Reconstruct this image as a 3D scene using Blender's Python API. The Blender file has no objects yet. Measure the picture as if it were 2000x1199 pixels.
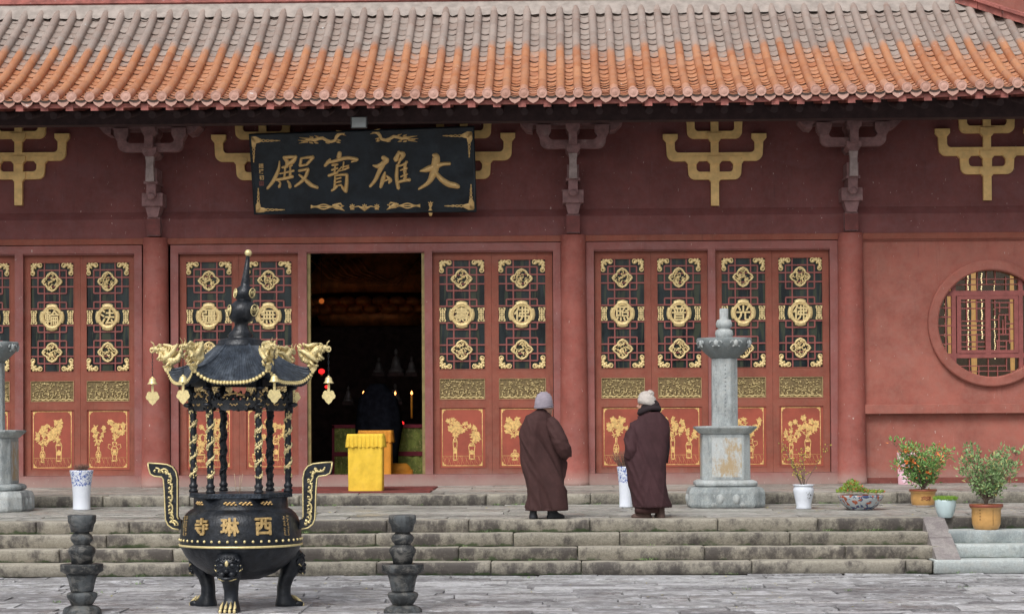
import bpy, bmesh, math, random
from mathutils import Vector, Matrix, noise
random.seed(7)
sc = bpy.context.scene
COL = sc.collection
PI = math.pi
# ------------------------------------------------------------------ camera
F = 4200.0
YAW, PITCH, ROLL = 0.022, math.radians(1.0), 0.0055
SHIFT = 147 + 10
HC = 1.75
fw = Vector((-math.sin(YAW)*math.cos(PITCH), math.cos(YAW)*math.cos(PITCH), math.sin(PITCH)))
r0 = Vector((math.cos(YAW), math.sin(YAW), 0))
u0 = r0.cross(fw)
rr = r0*math.cos(ROLL) - u0*math.sin(ROLL)
uu = u0*math.cos(ROLL) + r0*math.sin(ROLL)
CAM = Vector((0, 0, HC))

def P(px, py, D):
    """photo pixel -> real point on the vertical plane at depth D in front of the viewer's standpoint"""
    d = fw + rr*((px-1000)/F) + uu*((599.5-py+SHIFT)/F)
    t = D/d.y
    return CAM + d*t

cam = bpy.data.cameras.new('camera'); co = bpy.data.objects.new('camera', cam); COL.objects.link(co)
cam.sensor_width = 36; cam.lens = F*36/2000; cam.shift_y = SHIFT/2000; cam.clip_end = 500; cam.clip_start = .5
co.matrix_world = Matrix(((rr.x, uu.x, -fw.x, 0), (rr.y, uu.y, -fw.y, 0), (rr.z, uu.z, -fw.z, HC), (0, 0, 0, 1)))
sc.camera = co
sc.view_settings.view_transform = 'Standard'; sc.view_settings.look = 'None'
sc.view_settings.exposure = 0.0; sc.view_settings.gamma = 1

# ------------------------------------------------------------------ light
w = bpy.data.worlds.new('World'); sc.world = w; w.use_nodes = True
nt = w.node_tree; nt.nodes.clear()
sky = nt.nodes.new('ShaderNodeTexSky'); sky.sky_type = 'NISHITA'; sky.sun_disc = False
SUN_EL, SUN_AZ = math.radians(48), math.radians(200)
sky.sun_elevation = SUN_EL; sky.sun_rotation = SUN_AZ; sky.air_density = 1.0; sky.dust_density = 4.0
hs = nt.nodes.new('ShaderNodeHueSaturation'); hs.inputs['Saturation'].default_value = .22
bg = nt.nodes.new('ShaderNodeBackground'); bg.inputs[1].default_value = .14
ow = nt.nodes.new('ShaderNodeOutputWorld')
nt.links.new(sky.outputs[0], hs.inputs['Color']); nt.links.new(hs.outputs[0], bg.inputs[0]); nt.links.new(bg.outputs[0], ow.inputs[0])
sl = bpy.data.lights.new('sun', 'SUN'); sl.energy = 1.6; sl.angle = math.radians(25); sl.color = (1, .97, .93)
so = bpy.data.objects.new('sun', sl); COL.objects.link(so)
sd = Vector((math.sin(SUN_AZ)*math.cos(SUN_EL), math.cos(SUN_AZ)*math.cos(SUN_EL), math.sin(SUN_EL)))
so.rotation_euler = sd.to_track_quat('Z', 'Y').to_euler(); so.location = (0, -5, 20)

# ------------------------------------------------------------------ materials
M = {}
def lin(r, g, b):
    f = lambda c: (c/255/12.92) if c/255 <= .04045 else ((c/255+.055)/1.055)**2.4
    return (f(r), f(g), f(b))
class NT:
    def __init__(s, name):
        m = bpy.data.materials.new(name); m.use_nodes = True; s.m = m; s.t = m.node_tree; s.n = s.t.nodes; s.l = s.t.links
        s.b = s.n['Principled BSDF']; s.pos = s.n.new('ShaderNodeNewGeometry').outputs['Position']; s.scaled = {}
    def vec(s, sx, sy, sz):
        k = (sx, sy, sz)
        if k == (1, 1, 1): return s.pos
        if k not in s.scaled:
            v = s.n.new('ShaderNodeVectorMath'); v.operation = 'MULTIPLY'; v.inputs[1].default_value = k
            s.l.new(s.pos, v.inputs[0]); s.scaled[k] = v.outputs[0]
        return s.scaled[k]
    def noise(s, scale, detail=4, rough=.6, st=(1, 1, 1), dist=0):
        n = s.n.new('ShaderNodeTexNoise'); n.inputs['Scale'].default_value = scale; n.inputs['Detail'].default_value = detail
        n.inputs['Roughness'].default_value = rough; n.inputs['Distortion'].default_value = dist
        s.l.new(s.vec(*st), n.inputs['Vector']); return n.outputs['Fac']
    def ramp(s, f, a, b):
        r = s.n.new('ShaderNodeMapRange'); r.interpolation_type = 'SMOOTHSTEP'
        r.inputs['From Min'].default_value = a; r.inputs['From Max'].default_value = b
        s.l.new(f, r.inputs['Value']); return r.outputs[0]
    def math(s, op, a, b):
        r = s.n.new('ShaderNodeMath'); r.operation = op
        for i, x in enumerate((a, b)):
            if isinstance(x, (int, float)): r.inputs[i].default_value = x
            else: s.l.new(x, r.inputs[i])
        return r.outputs[0]
    def mix(s, f, a, b, mode='MIX'):
        r = s.n.new('ShaderNodeMix'); r.data_type = 'RGBA'; r.blend_type = mode
        for sock, x in ((r.inputs[0], f), (r.inputs[6], a), (r.inputs[7], b)):
            if isinstance(x, (int, float)): sock.default_value = x
            elif isinstance(x, tuple): sock.default_value = (*x, 1)
            else: s.l.new(x, sock)
        return r.outputs[2]
    def attr(s, name='tone'):
        a = s.n.new('ShaderNodeAttribute'); a.attribute_name = name
        sp = s.n.new('ShaderNodeSeparateColor'); s.l.new(a.outputs['Color'], sp.inputs[0]); return sp.outputs
    def sep(s):
        a = s.n.new('ShaderNodeSeparateXYZ'); s.l.new(s.pos, a.inputs[0]); return a.outputs
    def bump(s, f, strength, dist=.01):
        b = s.n.new('ShaderNodeBump'); b.inputs['Strength'].default_value = strength; b.inputs['Distance'].default_value = dist
        s.l.new(f, b.inputs['Height']); s.l.new(b.outputs[0], s.b.inputs['Normal'])
    def col(s, c):
        if isinstance(c, tuple): s.b.inputs['Base Color'].default_value = (*c, 1)
        else: s.l.new(c, s.b.inputs['Base Color'])
    def set(s, **k):
        for a, v in k.items():
            i = s.b.inputs[{'rough': 'Roughness', 'metal': 'Metallic', 'spec': 'Specular IOR Level', 'sheen': 'Sheen Weight', 'coat': 'Coat Weight'}[a]]
            if isinstance(v, (int, float)): i.default_value = v
            else: s.l.new(v, i)
def simple(name, c, rough=.6, metal=0, var=.25, scale=8, bump=.3, bdist=.004, bscale=60, emit=None, dirt=None, st=(1, 1, 1), spec=.5):
    t = NT(name); n = t.noise(scale, 5, .65, st)
    lo = tuple(x*(1-var) for x in c); hi = tuple(min(1, x*(1+var)) for x in c)
    cc = t.mix(t.ramp(n, .3, .7), lo, hi)
    if dirt:
        dc, ds, a, b, amt = dirt
        cc = t.mix(t.math('MULTIPLY', t.ramp(t.noise(ds, 6, .7, st), a, b), amt), cc, dc)
    t.col(cc); t.set(rough=rough, metal=metal, spec=spec)
    if bump: t.bump(t.noise(bscale, 4, .6, st), bump, bdist)
    if emit:
        t.b.inputs['Emission Color'].default_value = (*emit[0], 1); t.b.inputs['Emission Strength'].default_value = emit[1]
    M[name] = t.m; return t.m
# red lime wash of the hall, with chips, streaks and pale bloom near the foot
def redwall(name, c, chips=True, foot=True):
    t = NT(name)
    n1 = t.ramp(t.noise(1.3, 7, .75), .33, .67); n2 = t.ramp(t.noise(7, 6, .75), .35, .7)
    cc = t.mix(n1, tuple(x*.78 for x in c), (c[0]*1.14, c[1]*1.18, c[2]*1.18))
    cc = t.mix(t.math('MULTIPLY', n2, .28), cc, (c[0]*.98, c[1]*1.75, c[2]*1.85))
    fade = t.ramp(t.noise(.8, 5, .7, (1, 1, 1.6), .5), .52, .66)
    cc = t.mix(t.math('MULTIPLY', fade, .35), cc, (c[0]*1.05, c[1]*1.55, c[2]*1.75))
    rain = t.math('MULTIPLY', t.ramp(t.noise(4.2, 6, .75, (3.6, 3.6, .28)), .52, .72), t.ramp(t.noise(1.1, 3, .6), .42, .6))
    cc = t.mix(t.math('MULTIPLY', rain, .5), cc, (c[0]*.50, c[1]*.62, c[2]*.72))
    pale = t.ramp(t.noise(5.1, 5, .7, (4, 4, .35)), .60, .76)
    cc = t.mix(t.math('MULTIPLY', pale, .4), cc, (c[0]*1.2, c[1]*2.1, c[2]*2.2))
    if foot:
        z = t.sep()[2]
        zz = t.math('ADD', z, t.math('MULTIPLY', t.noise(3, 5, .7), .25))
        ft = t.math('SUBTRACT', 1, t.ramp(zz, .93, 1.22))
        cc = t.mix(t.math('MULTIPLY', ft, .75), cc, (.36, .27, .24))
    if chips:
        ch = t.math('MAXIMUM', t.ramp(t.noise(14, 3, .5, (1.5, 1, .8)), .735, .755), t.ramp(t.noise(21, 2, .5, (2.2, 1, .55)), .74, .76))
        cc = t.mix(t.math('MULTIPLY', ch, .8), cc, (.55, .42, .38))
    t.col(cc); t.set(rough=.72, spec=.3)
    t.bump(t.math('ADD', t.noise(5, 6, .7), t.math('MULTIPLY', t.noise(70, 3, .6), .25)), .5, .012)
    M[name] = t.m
redwall('red_plaster', (.345, .110, .083))
redwall('red_column', (.315, .090, .071))
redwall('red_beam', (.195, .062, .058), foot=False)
redwall('red_wood', (.275, .078, .052), chips=False)
redwall('red_frame', (.285, .098, .086))
simple('lattice_red', (.27, .075, .066), .55, var=.15, bump=.1)
simple('panel_red', (.315, .066, .038), .5, var=.18, scale=3, bump=.15)
simple('dark_red', (.15, .032, .028), .6)
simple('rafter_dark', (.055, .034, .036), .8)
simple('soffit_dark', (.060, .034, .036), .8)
simple('lip_shade_dark', (.075, .052, .045), .95)
simple('jamb_olive', (.26, .20, .08), .45, .2)
simple('rafter_red', (.36, .12, .10), .7, var=.35, scale=5, dirt=((.45, .4, .4), 9, .62, .7, .6))
simple('bracket_dust', (.25, .135, .135), .8, var=.25, dirt=((.42, .36, .34), 6, .5, .75, .45), bump=.4, bscale=30)
simple('bracket_yellow', (.88, .58, .235), .6, var=.15, scale=5, dirt=((.25, .13, .06), 12, .6, .75, .4))
simple('gold_paint', (.78, .61, .30), .42, .25, var=.14, scale=30, bump=.4, bscale=90, bdist=.006)
simple('gold_flat', (.70, .455, .165), .5, .1, var=.3, scale=25, bump=.1)
simple('gold_bright', (.82, .68, .34), .36, .35, var=.15, scale=40, bump=.35, bscale=120, bdist=.004)
simple('gold_plaque', (.70, .47, .20), .38, .35, var=.12, scale=20, bump=.1)
simple('gold_dragon', (.80, .66, .34), .40, .3, var=.2, scale=30, bump=1.0, bscale=70, bdist=.008, dirt=((.22, .15, .05), 38, .54, .68, .75))
simple('carve_back', (.17, .12, .05), .7, var=.4, scale=40)
simple('carve_gold', (.52, .41, .20), .55, .1, var=.25, scale=14, dirt=((.30, .22, .09), 30, .5, .7, .6))
simple('brass', (.70, .52, .22), .35, .7, var=.1)
simple('iron', (.012, .015, .021), .34, .2, var=.5, scale=14, bump=.8, bscale=45, bdist=.005, dirt=((.075, .075, .075), 7, .48, .75, .55))
simple('iron_roof', (.035, .045, .062), .32, .25, var=.5, scale=20, bump=.5, bscale=70, bdist=.004, dirt=((.16, .19, .23), 9, .45, .8, .8))
simple('board_blue', (.010, .016, .023), .38, var=.5, scale=3, bump=.2, dirt=((.04, .05, .06), 4, .5, .8, .6), spec=.35)
simple('porcelain', (.72, .76, .84), .15, var=.03, bump=.02)
simple('terracotta', (.54, .30, .10), .35, var=.12, scale=10, bump=.1)
simple('terracotta_rim', (.26, .07, .04), .4, var=.2)
simple('soil', (.05, .035, .025), .95, var=.4, scale=30)
simple('bark', (.16, .12, .09), .85, var=.35, scale=30)
simple('twig_brown', (.20, .12, .09), .85, var=.3)
simple('robe', (.060, .028, .027), .82, var=.16, scale=5, bump=.35, bscale=260, bdist=.002, spec=.25)
simple('robe_plum', (.058, .026, .030), .82, var=.16, scale=5, bump=.35, bscale=260, bdist=.002, spec=.25)
simple('scarf', (.022, .013, .016), .9, var=.2)
simple('skin', (.52, .29, .21), .5, var=.1, scale=20, bump=.1)
simple('shoe', (.016, .018, .024), .6, var=.3)
simple('sock', (.10, .06, .05), .8)
simple('wool_lilac', (.33, .29, .34), .95, var=.1, bump=.9, bscale=170, bdist=.006, st=(1, 1, 3))
simple('wool_cream', (.55, .50, .46), .95, var=.1, bump=.9, bscale=170, bdist=.006, st=(1, 1, 3))
simple('yellow_cloth', (.80, .53, .045), .8, var=.12, scale=5, bump=.7, bscale=9, bdist=.02, dirt=((.55, .36, .06), 5, .5, .8, .5))
simple('orange_cloth', (.75, .30, .03), .75, var=.1, scale=6, bump=.3, bscale=14, bdist=.01)
simple('green_cloth', (.22, .26, .06), .8, var=.45, scale=7, dirt=((.6, .5, .2), 22, .55, .62, .6))
simple('crimson_cloth', (.20, .02, .04), .8, var=.2)
simple('mat_red', (.17, .04, .034), .85, var=.2)
simple('pink_card', (.62, .36, .42), .7, var=.12, scale=4, dirt=((.8, .7, .8), 9, .5, .6, .5))
simple('altar_dark', (.05, .028, .028), .8, var=.5)
simple('hall_dark', (.010, .011, .016), 1, var=.4, spec=0)
simple('hall_floor', (.34, .25, .08), .5, var=.2)
simple('gilt_dim', (.60, .20, .05), .45, .4, var=.4, scale=4)
simple('gold_dull', (.50, .34, .14), .45, .2, var=.3, scale=30, bump=.3)
simple('statue_dim', (.10, .09, .09), .4, var=.3)
simple('lamp_glass', (.62, .70, .72), .2, var=.05, bump=0)
simple('lamp_grey', (.30, .33, .35), .4, var=.1)
simple('flame', (1, .4, .1), .5, emit=((1, .36, .10), 5), bump=0)
simple('ember_orange', (.5, .12, .03), .5, emit=((1, .25, .05), .35), bump=0)
simple('red_lamp', (.8, .02, .02), .3, emit=((1, .03, .03), 1.3), bump=0)
simple('bead_light', (1, .8, .5), .5, emit=((1, .78, .42), 2.0), bump=0)
simple('gilt_lit', (.6, .32, .09), .5, .2, var=.4, scale=6, emit=((.85, .48, .16), .5))  # emission in the gilding stands in for lamplight on the pillars
simple('room_glow', (.06, .05, .04), .6, var=.7, scale=3, dirt=((.01, .012, .014), 5, .45, .6, .9), emit=((.6, .36, .16), .05), bump=0)  # wall emits faintly: the side room's warm light put into its material
simple('incense', (.5, .35, .25), .8)
simple('white_mark', (.7, .72, .75), .8)
simple('moss', (.07, .12, .03), .95, var=.5, scale=60)
simple('bracket_pale', (.36, .28, .27), .8, var=.25)
simple('pot_celadon', (.50, .62, .64), .2, var=.06)
simple('base_tile', (.20, .055, .042), .7, var=.2, dirt=((.42, .25, .2), 20, .6, .7, .5))
simple('mortar', (.36, .315, .285), .9, var=.2, scale=6, bump=.5)

def glass():
    t = NT('pane')
    n = t.ramp(t.noise(1.7, 3, .5, (3, 1, 1)), .35, .65); n2 = t.ramp(t.noise(2.6, 2, .5, (4, 1, .4), 1.0), .5, .62)
    cc = t.mix(n, (.004, .008, .011), (.020, .030, .034)); cc = t.mix(t.math('MULTIPLY', n2, .7), cc, (.055, .065, .04))
    t.col(cc); t.set(rough=.08, spec=.32); t.bump(t.noise(3, 2, .5), .25, .01); M['pane'] = t.m
glass()
def thinglass():
    t = NT('thin_glass'); tr = t.n.new('ShaderNodeBsdfTransparent'); gl = t.n.new('ShaderNodeBsdfGlossy'); gl.inputs['Roughness'].default_value = .05; gl.inputs['Color'].default_value = (.8, .85, .9, 1)
    mx = t.n.new('ShaderNodeMixShader'); mx.inputs[0].default_value = .05; t.l.new(tr.outputs[0], mx.inputs[1]); t.l.new(gl.outputs[0], mx.inputs[2]); t.l.new(mx.outputs[0], t.n['Material Output'].inputs[0]); M['thin_glass'] = t.m
thinglass()
def pierced(name, gold, dark, s1, lo, hi, gr=.42):
    t = NT(name)
    a = t.noise(s1, 3, .55, (1, 1, 1.15), 1.6); b = t.noise(s1*2.3, 2, .5, (1, 1, 1), .8)
    h = t.math('ADD', a, t.math('MULTIPLY', b, .35))
    f = t.ramp(h, lo, hi)
    t.col(t.mix(f, dark, t.mix(t.ramp(b, .3, .7), tuple(x*.75 for x in gold), tuple(min(1, x*1.15) for x in gold))))
    t.set(rough=gr, metal=.15); t.bump(h, 1.0, .035); M[name] = t.m
pierced('pierced_gold', (.76, .60, .30), (.03, .03, .03), 26, .565, .62)
pierced('carved_panel', (.46, .36, .16), (.08, .055, .03), 17, .47, .55, .55)
def porcelain_blue():
    t = NT('blue_white')
    z = t.sep()[2]
    a = t.ramp(t.noise(48, 4, .65, (1, 1, .8), .6), .50, .56)
    at = t.attr()[0]
    t.col(t.mix(t.math('MULTIPLY', a, t.ramp(at, .45, .85)), (.74, .78, .86), (.05, .11, .42))); t.set(rough=.12); M['blue_white'] = t.m
porcelain_blue()
def bowl_famille():
    t = NT('painted_bowl')
    a = t.noise(13, 3, .6, (1, 1, 1), .7)
    c = t.mix(t.ramp(a, .42, .46), (.05, .07, .16), (.42, .46, .48)); c = t.mix(t.ramp(t.noise(11, 2, .5, (1, 1.3, 1)), .56, .6), c, (.38, .10, .05))
    t.col(c); t.set(rough=.2); M['painted_bowl'] = t.m
bowl_famille()
def stone(name, c1, c2, stain=(.06, .055, .055), stain_amt=.6, moss=.0, rough=.8, st=(1, 1, 1), gs=55, wet=False, a=.52, b=.68, streak=(9, (1, 1, 1.6), .25, (.5, .47, .42)), bstr=.9, bd=.012):
    t = NT(name); at = t.attr()
    base = t.mix(at[0], c1, c2)
    base = t.mix(t.math('MULTIPLY', t.ramp(t.noise(gs, 3, .7, st), .35, .7), .35), base, tuple(x*1.45 for x in c2))
    base = t.mix(t.math('MULTIPLY', t.ramp(t.noise(gs*1.7, 2, .7, st), .5, .75), .4), base, tuple(x*.45 for x in c1))
    base = t.mix(t.math('MULTIPLY', t.ramp(t.noise(streak[0], 6, .72, streak[1], .4), .46, .62), streak[2]), base, streak[3])
    sn = t.math('ADD', t.noise(3.4, 7, .76, (st[0]*1.1, st[1], st[2]*.7)), t.math('MULTIPLY', at[1], .16))
    base = t.mix(t.math('MULTIPLY', t.ramp(sn, a, b), stain_amt), base, stain)
    if moss:
        mm = t.math('MULTIPLY', t.ramp(t.math('ADD', t.noise(6, 5, .7), t.math('MULTIPLY', at[2], .45)), .72, .90), moss)
        base = t.mix(mm, base, (.05, .085, .03))
    t.col(base)
    t.set(rough=t.math('SUBTRACT', rough, t.math('MULTIPLY', t.ramp(t.noise(1.3, 4, .6), .45, .65), .32 if wet else .06)), spec=.5 if wet else .35)
    t.bump(t.math('ADD', t.noise(7, 6, .75, st), t.math('MULTIPLY', t.noise(60, 3, .7, st), .4)), bstr, bd)
    M[name] = t.m
stone('step_stone', (.20, .185, .15), (.36, .33, .275), moss=.85, stain_amt=.85, stain=(.065, .056, .056), gs=48, a=.50, b=.70, streak=(22, (1, 1, 1.4), .35, (.48, .45, .38)))
stone('slab_stone', (.20, .195, .205), (.60, .60, .61), stain=(.13, .12, .125), stain_amt=.6, rough=.55, wet=True, gs=20, st=(1, 1.2, 1), streak=(5, (1, 1.6, 1), .75, (.72, .72, .76)), bstr=1, bd=.03)  # pale streaks paint the sky's sheen on wet slabs into the colour
stone('slab_terrace', (.22, .215, .195), (.50, .485, .45), stain=(.11, .105, .10), stain_amt=.5, rough=.6, wet=True, gs=20, moss=.35, st=(1, 1.2, 1), streak=(5, (1, 1.6, 1), .5, (.62, .60, .55)), bstr=1, bd=.02)  # wet sheen painted into the colour as paler streaks here too
stone('joint', (.05, .05, .045), (.07, .07, .06), stain_amt=.3, moss=.5)
stone('marble', (.36, .40, .41), (.49, .53, .52), stain=(.20, .23, .24), stain_amt=.6, moss=.3)
stone('pillar_stone', (.30, .34, .35), (.48, .51, .51), stain=(.10, .115, .12), stain_amt=.6, st=(1.2, 1.2, .8), a=.46, b=.74)
stone('pillar_panel', (.42, .46, .48), (.50, .53, .53), stain=(.42, .28, .12), stain_amt=.8, st=(1.4, 1.4, 1.0), gs=30, a=.60, b=.74)
stone('dark_stone', (.026, .028, .030), (.042, .045, .047), stain=(.13, .145, .155), stain_amt=.65, rough=.5, st=(1.5, 1.5, .5), a=.54, b=.7)
stone('cheek_stone', (.20, .175, .175), (.27, .24, .24), stain=(.4, .38, .36), stain_amt=.4)
def rooftile():
    t = NT('roof_tile'); at = t.attr()
    n = t.ramp(t.noise(5, 5, .7), .3, .7)
    org = t.mix(at[0], (.41, .148, .060), (.53, .235, .110)); org = t.mix(t.math('MULTIPLY', n, .45), org, (.46, .275, .195))
    gry = t.mix(at[0], (.285, .21, .178), (.385, .305, .265)); gry = t.mix(t.math('MULTIPLY', n, .35), gry, (.34, .34, .32))
    pnk = t.mix(at[0], (.48, .27, .215), (.60, .36, .30))
    gf = t.ramp(t.math('ADD', at[1], t.math('MULTIPLY', t.math('SUBTRACT', t.noise(11, 4, .7), .5), 1.1)), .12, .88)
    c = t.mix(gf, org, gry); c = t.mix(at[2], c, pnk)
    w = t.ramp(t.noise(9, 4, .7, (1, 1, 1), .4), .68, .73)
    c = t.mix(t.math('MULTIPLY', w, .8), c, (.75, .77, .78))
    d = t.ramp(t.noise(4.2, 6, .8, (1.3, 1, 1)), .56, .74)
    c = t.mix(t.math('MULTIPLY', d, .6), c, (.13, .105, .09))
    d2 = t.ramp(t.noise(26, 4, .7), .55, .72)
    c = t.mix(t.math('MULTIPLY', d2, .35), c, (.20, .15, .12))
    t.col(c); t.set(rough=.62, spec=.4); t.bump(t.noise(40, 4, .7), .5, .006); M['roof_tile'] = t.m
rooftile()
def leafmat(name, c1, c2, c3=None):
    t = NT(name); at = t.attr()
    c = t.mix(at[0], c1, c2)
    if c3: c = t.mix(t.ramp(at[1], .82, .88), c, c3)
    t.col(c); t.set(rough=.45); M[name] = t.m
leafmat('leaf_green', (.11, .21, .07), (.36, .50, .22), (.50, .46, .16))
leafmat('leaf_azalea', (.08, .22, .05), (.32, .52, .16), (.85, .27, .08))
leafmat('leaf_sedum', (.10, .22, .03), (.30, .42, .06), (.60, .13, .05))
leafmat('leaf_yellow', (.35, .33, .06), (.65, .55, .08))
leafmat('leaf_lime', (.15, .30, .03), (.30, .48, .07))

# ------------------------------------------------------------------ mesh building
class MB:
    def __init__(s):
        s.bm = bmesh.new(); s.lay = s.bm.loops.layers.float_color.new('tone'); s.t = (.5, .5, 0, 1)
    def tone(s, a=None, b=.5, c=0): s.t = (random.random() if a is None else a, b, c, 1); return s
    def _f(s, vs, smooth=False):
        try: f = s.bm.faces.new(vs)
        except ValueError: return None
        f.smooth = smooth
        for l in f.loops: l[s.lay] = s.t
        return f
    def v(s, p): return s.bm.verts.new(p)
    def box(s, x0, x1, y0, y1, z0, z1, jit=0):
        j = lambda: (random.random()-.5)*2*jit
        v = [s.v((x+j(), y+j(), z+j())) for x in (x0, x1) for y in (y0, y1) for z in (z0, z1)]
        for q in ((0, 1, 3, 2), (4, 6, 7, 5), (0, 4, 5, 1), (2, 3, 7, 6), (0, 2, 6, 4), (1, 5, 7, 3)): s._f([v[i] for i in q])
        return v
    def bbox(s, x0, x1, y0, y1, z0, z1, b=.01, jit=0):
        """box with chamfered vertical-front edges (all edges bevelled)"""
        tmp = bmesh.new(); 
        for x in (x0, x1):
            for y in (y0, y1):
                for z in (z0, z1): tmp.verts.new((x+(random.random()-.5)*2*jit, y+(random.random()-.5)*2*jit, z+(random.random()-.5)*2*jit))
        tmp.verts.ensure_lookup_table(); v = tmp.verts
        for q in ((0, 1, 3, 2), (4, 6, 7, 5), (0, 4, 5, 1), (2, 3, 7, 6), (0, 2, 6, 4), (1, 5, 7, 3)): tmp.faces.new([v[i] for i in q])
        bmesh.ops.bevel(tmp, geom=tmp.edges[:], offset=b, segments=2, affect='EDGES', profile=.5)
        s.absorb(tmp)
    def absorb(s, tmp, mat=None, smooth=False):
        mp = {}
        for vv in tmp.verts: mp[vv] = s.v(mat @ vv.co if mat else vv.co)
        for f in tmp.faces: s._f([mp[x] for x in f.verts], smooth or f.smooth)
        tmp.free()
    def prism(s, pts, y0, y1):
        """polygon in X,Z extruded from depth y0 (front) to y1"""
        a = [s.v((x, y0, z)) for x, z in pts]; b = [s.v((x, y1, z)) for x, z in pts]
        n = len(pts); s._f(a); s._f(b[::-1])
        for i in range(n): s._f([a[i], b[i], b[(i+1) % n], a[(i+1) % n]])
    def ring(s, outer, inner, y0, y1, ofs=None):
        """annular plate between two equally long loops"""
        n = len(outer)
        A = [s.v((x, y0, z)) for x, z in outer]; B = [s.v((x, y0, z)) for x, z in inner]
        C = [s.v((x, y1, z)) for x, z in outer]; Dd = [s.v((x, y1, z)) for x, z in inner]
        for i in range(n):
            j = (i+1) % n
            s._f([A[i], A[j], B[j], B[i]], True); s._f([A[i], C[i], C[j], A[j]]); s._f([B[i], B[j], Dd[j], Dd[i]])
    def lathe(s, prof, seg=32, c=(0, 0), smooth=True, cap=True, flute=0, nf=8, rot=0, toneprof=None):
        rows = []
        for k, (r, z) in enumerate(prof):
            row = []
            for i in range(seg):
                a = 2*PI*i/seg+rot; q = r*(1+flute*math.cos(nf*a))
                row.append(s.v((c[0]+q*math.cos(a), c[1]+q*math.sin(a), z)))
            rows.append(row)
        for k in range(len(rows)-1):
            if toneprof: s.t = (toneprof[k], .5, 0, 1)
            for i in range(seg):
                j = (i+1) % seg; s._f([rows[k][i], rows[k][j], rows[k+1][j], rows[k+1][i]], smooth)
        if cap:
            s._f(rows[0][::-1]); s._f(rows[-1])
    def tube(s, pts, rad, seg=8, smooth=True, cap=True, flat=1.0):
        pts = [Vector(p) for p in pts]; n = len(pts)
        if not hasattr(rad, '__len__'): rad = [rad]*n
        up = None; rows = []
        for i, p in enumerate(pts):
            d = (pts[min(i+1, n-1)]-pts[max(i-1, 0)]).normalized()
            if up is None: up = Vector((0, 1, 0)) if abs(d.y) < .8 else Vector((0, 0, 1))
            a = d.cross(up).normalized(); b = a.cross(d).normalized(); up = b
            rows.append([s.v(p+(a*math.cos(2*PI*k/seg)+b*flat*math.sin(2*PI*k/seg))*rad[i]) for k in range(seg)])
        for i in range(n-1):
            for k in range(seg):
                j = (k+1) % seg; s._f([rows[i][k], rows[i][j], rows[i+1][j], rows[i+1][k]], smooth)
        if cap: s._f(rows[0][::-1]); s._f(rows[-1])
    def blob(s, c, r, sub=1, rot=None):
        """ellipsoid, r = (rx,ry,rz)"""
        tmp = bmesh.new(); bmesh.ops.create_icosphere(tmp, subdivisions=sub, radius=1)
        m = Matrix.Translation(Vector(c)) @ (rot or Matrix()) @ Matrix.Diagonal((*r, 1)); s.absorb(tmp, m, True)
    def loft(s, secs, seg=24, smooth=True, p=2.4):
        """secs: (z, cx, cy, hx, hy)"""
        rows = []
        for z, cx, cy, hx, hy in secs:
            row = []
            for i in range(seg):
                a = 2*PI*i/seg; ca, sa = math.cos(a), math.sin(a)
                row.append(s.v((cx+hx*math.copysign(abs(ca)**(2/p), ca), cy+hy*math.copysign(abs(sa)**(2/p), sa), z)))
            rows.append(row)
        for k in range(len(rows)-1):
            for i in range(seg):
                j = (i+1) % seg; s._f([rows[k][i], rows[k][j], rows[k+1][j], rows[k+1][i]], smooth)
        s._f(rows[0][::-1]); s._f(rows[-1])
    def quad(s, a, b, c, d): s._f([s.v(a), s.v(b), s.v(c), s.v(d)])
    def build(s, name, mat, parent=None, label=None, cat=None, group=None, kind=None, fix=True):
        if fix: bmesh.ops.recalc_face_normals(s.bm, faces=s.bm.faces[:])
        me = bpy.data.meshes.new(name); s.bm.to_mesh(me); s.bm.free()
        o = bpy.data.objects.new(name, me); COL.objects.link(o)
        if mat: me.materials.append(M[mat] if isinstance(mat, str) else mat)
        if parent: o.parent = parent
        tag(o, label, cat, group, kind); return o
def tag(o, label=None, cat=None, group=None, kind=None):
    if label: o['label'] = label
    if cat: o['category'] = cat
    if group: o['group'] = group
    if kind: o['kind'] = kind
    return o
def empty(name, loc, label=None, cat=None, group=None, rz=0):
    o = bpy.data.objects.new(name, None); COL.objects.link(o); o.location = loc; o.rotation_euler.z = rz; o.empty_display_size = .1
    return tag(o, label, cat, group)
def copy_tree(o, parent=None, kids=None):
    c = o.copy(); COL.objects.link(c)
    if parent: c.parent = parent
    for ch in [x for x in bpy.data.objects if x.parent == o]: copy_tree(ch, c)
    return c
def bold(ch, size, w):
    out = bmesh.new()
    for k, (dx, dz) in enumerate(((0, 0), (w, 0), (-w, 0), (0, w), (0, -w), (w*.7, w*.7), (-w*.7, -w*.7), (w*.7, -w*.7), (-w*.7, w*.7))):
        g_ = glyph(ch, size)
        mp = {v: out.verts.new((v.co.x+dx, (-1 if v.co.y < 0 else 1)*(1+k*.04), v.co.z+dz)) for v in g_.verts}
        for f in g_.faces:
            try: out.faces.new([mp[v] for v in f.verts])
            except ValueError: pass
        g_.free()
    return out
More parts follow.
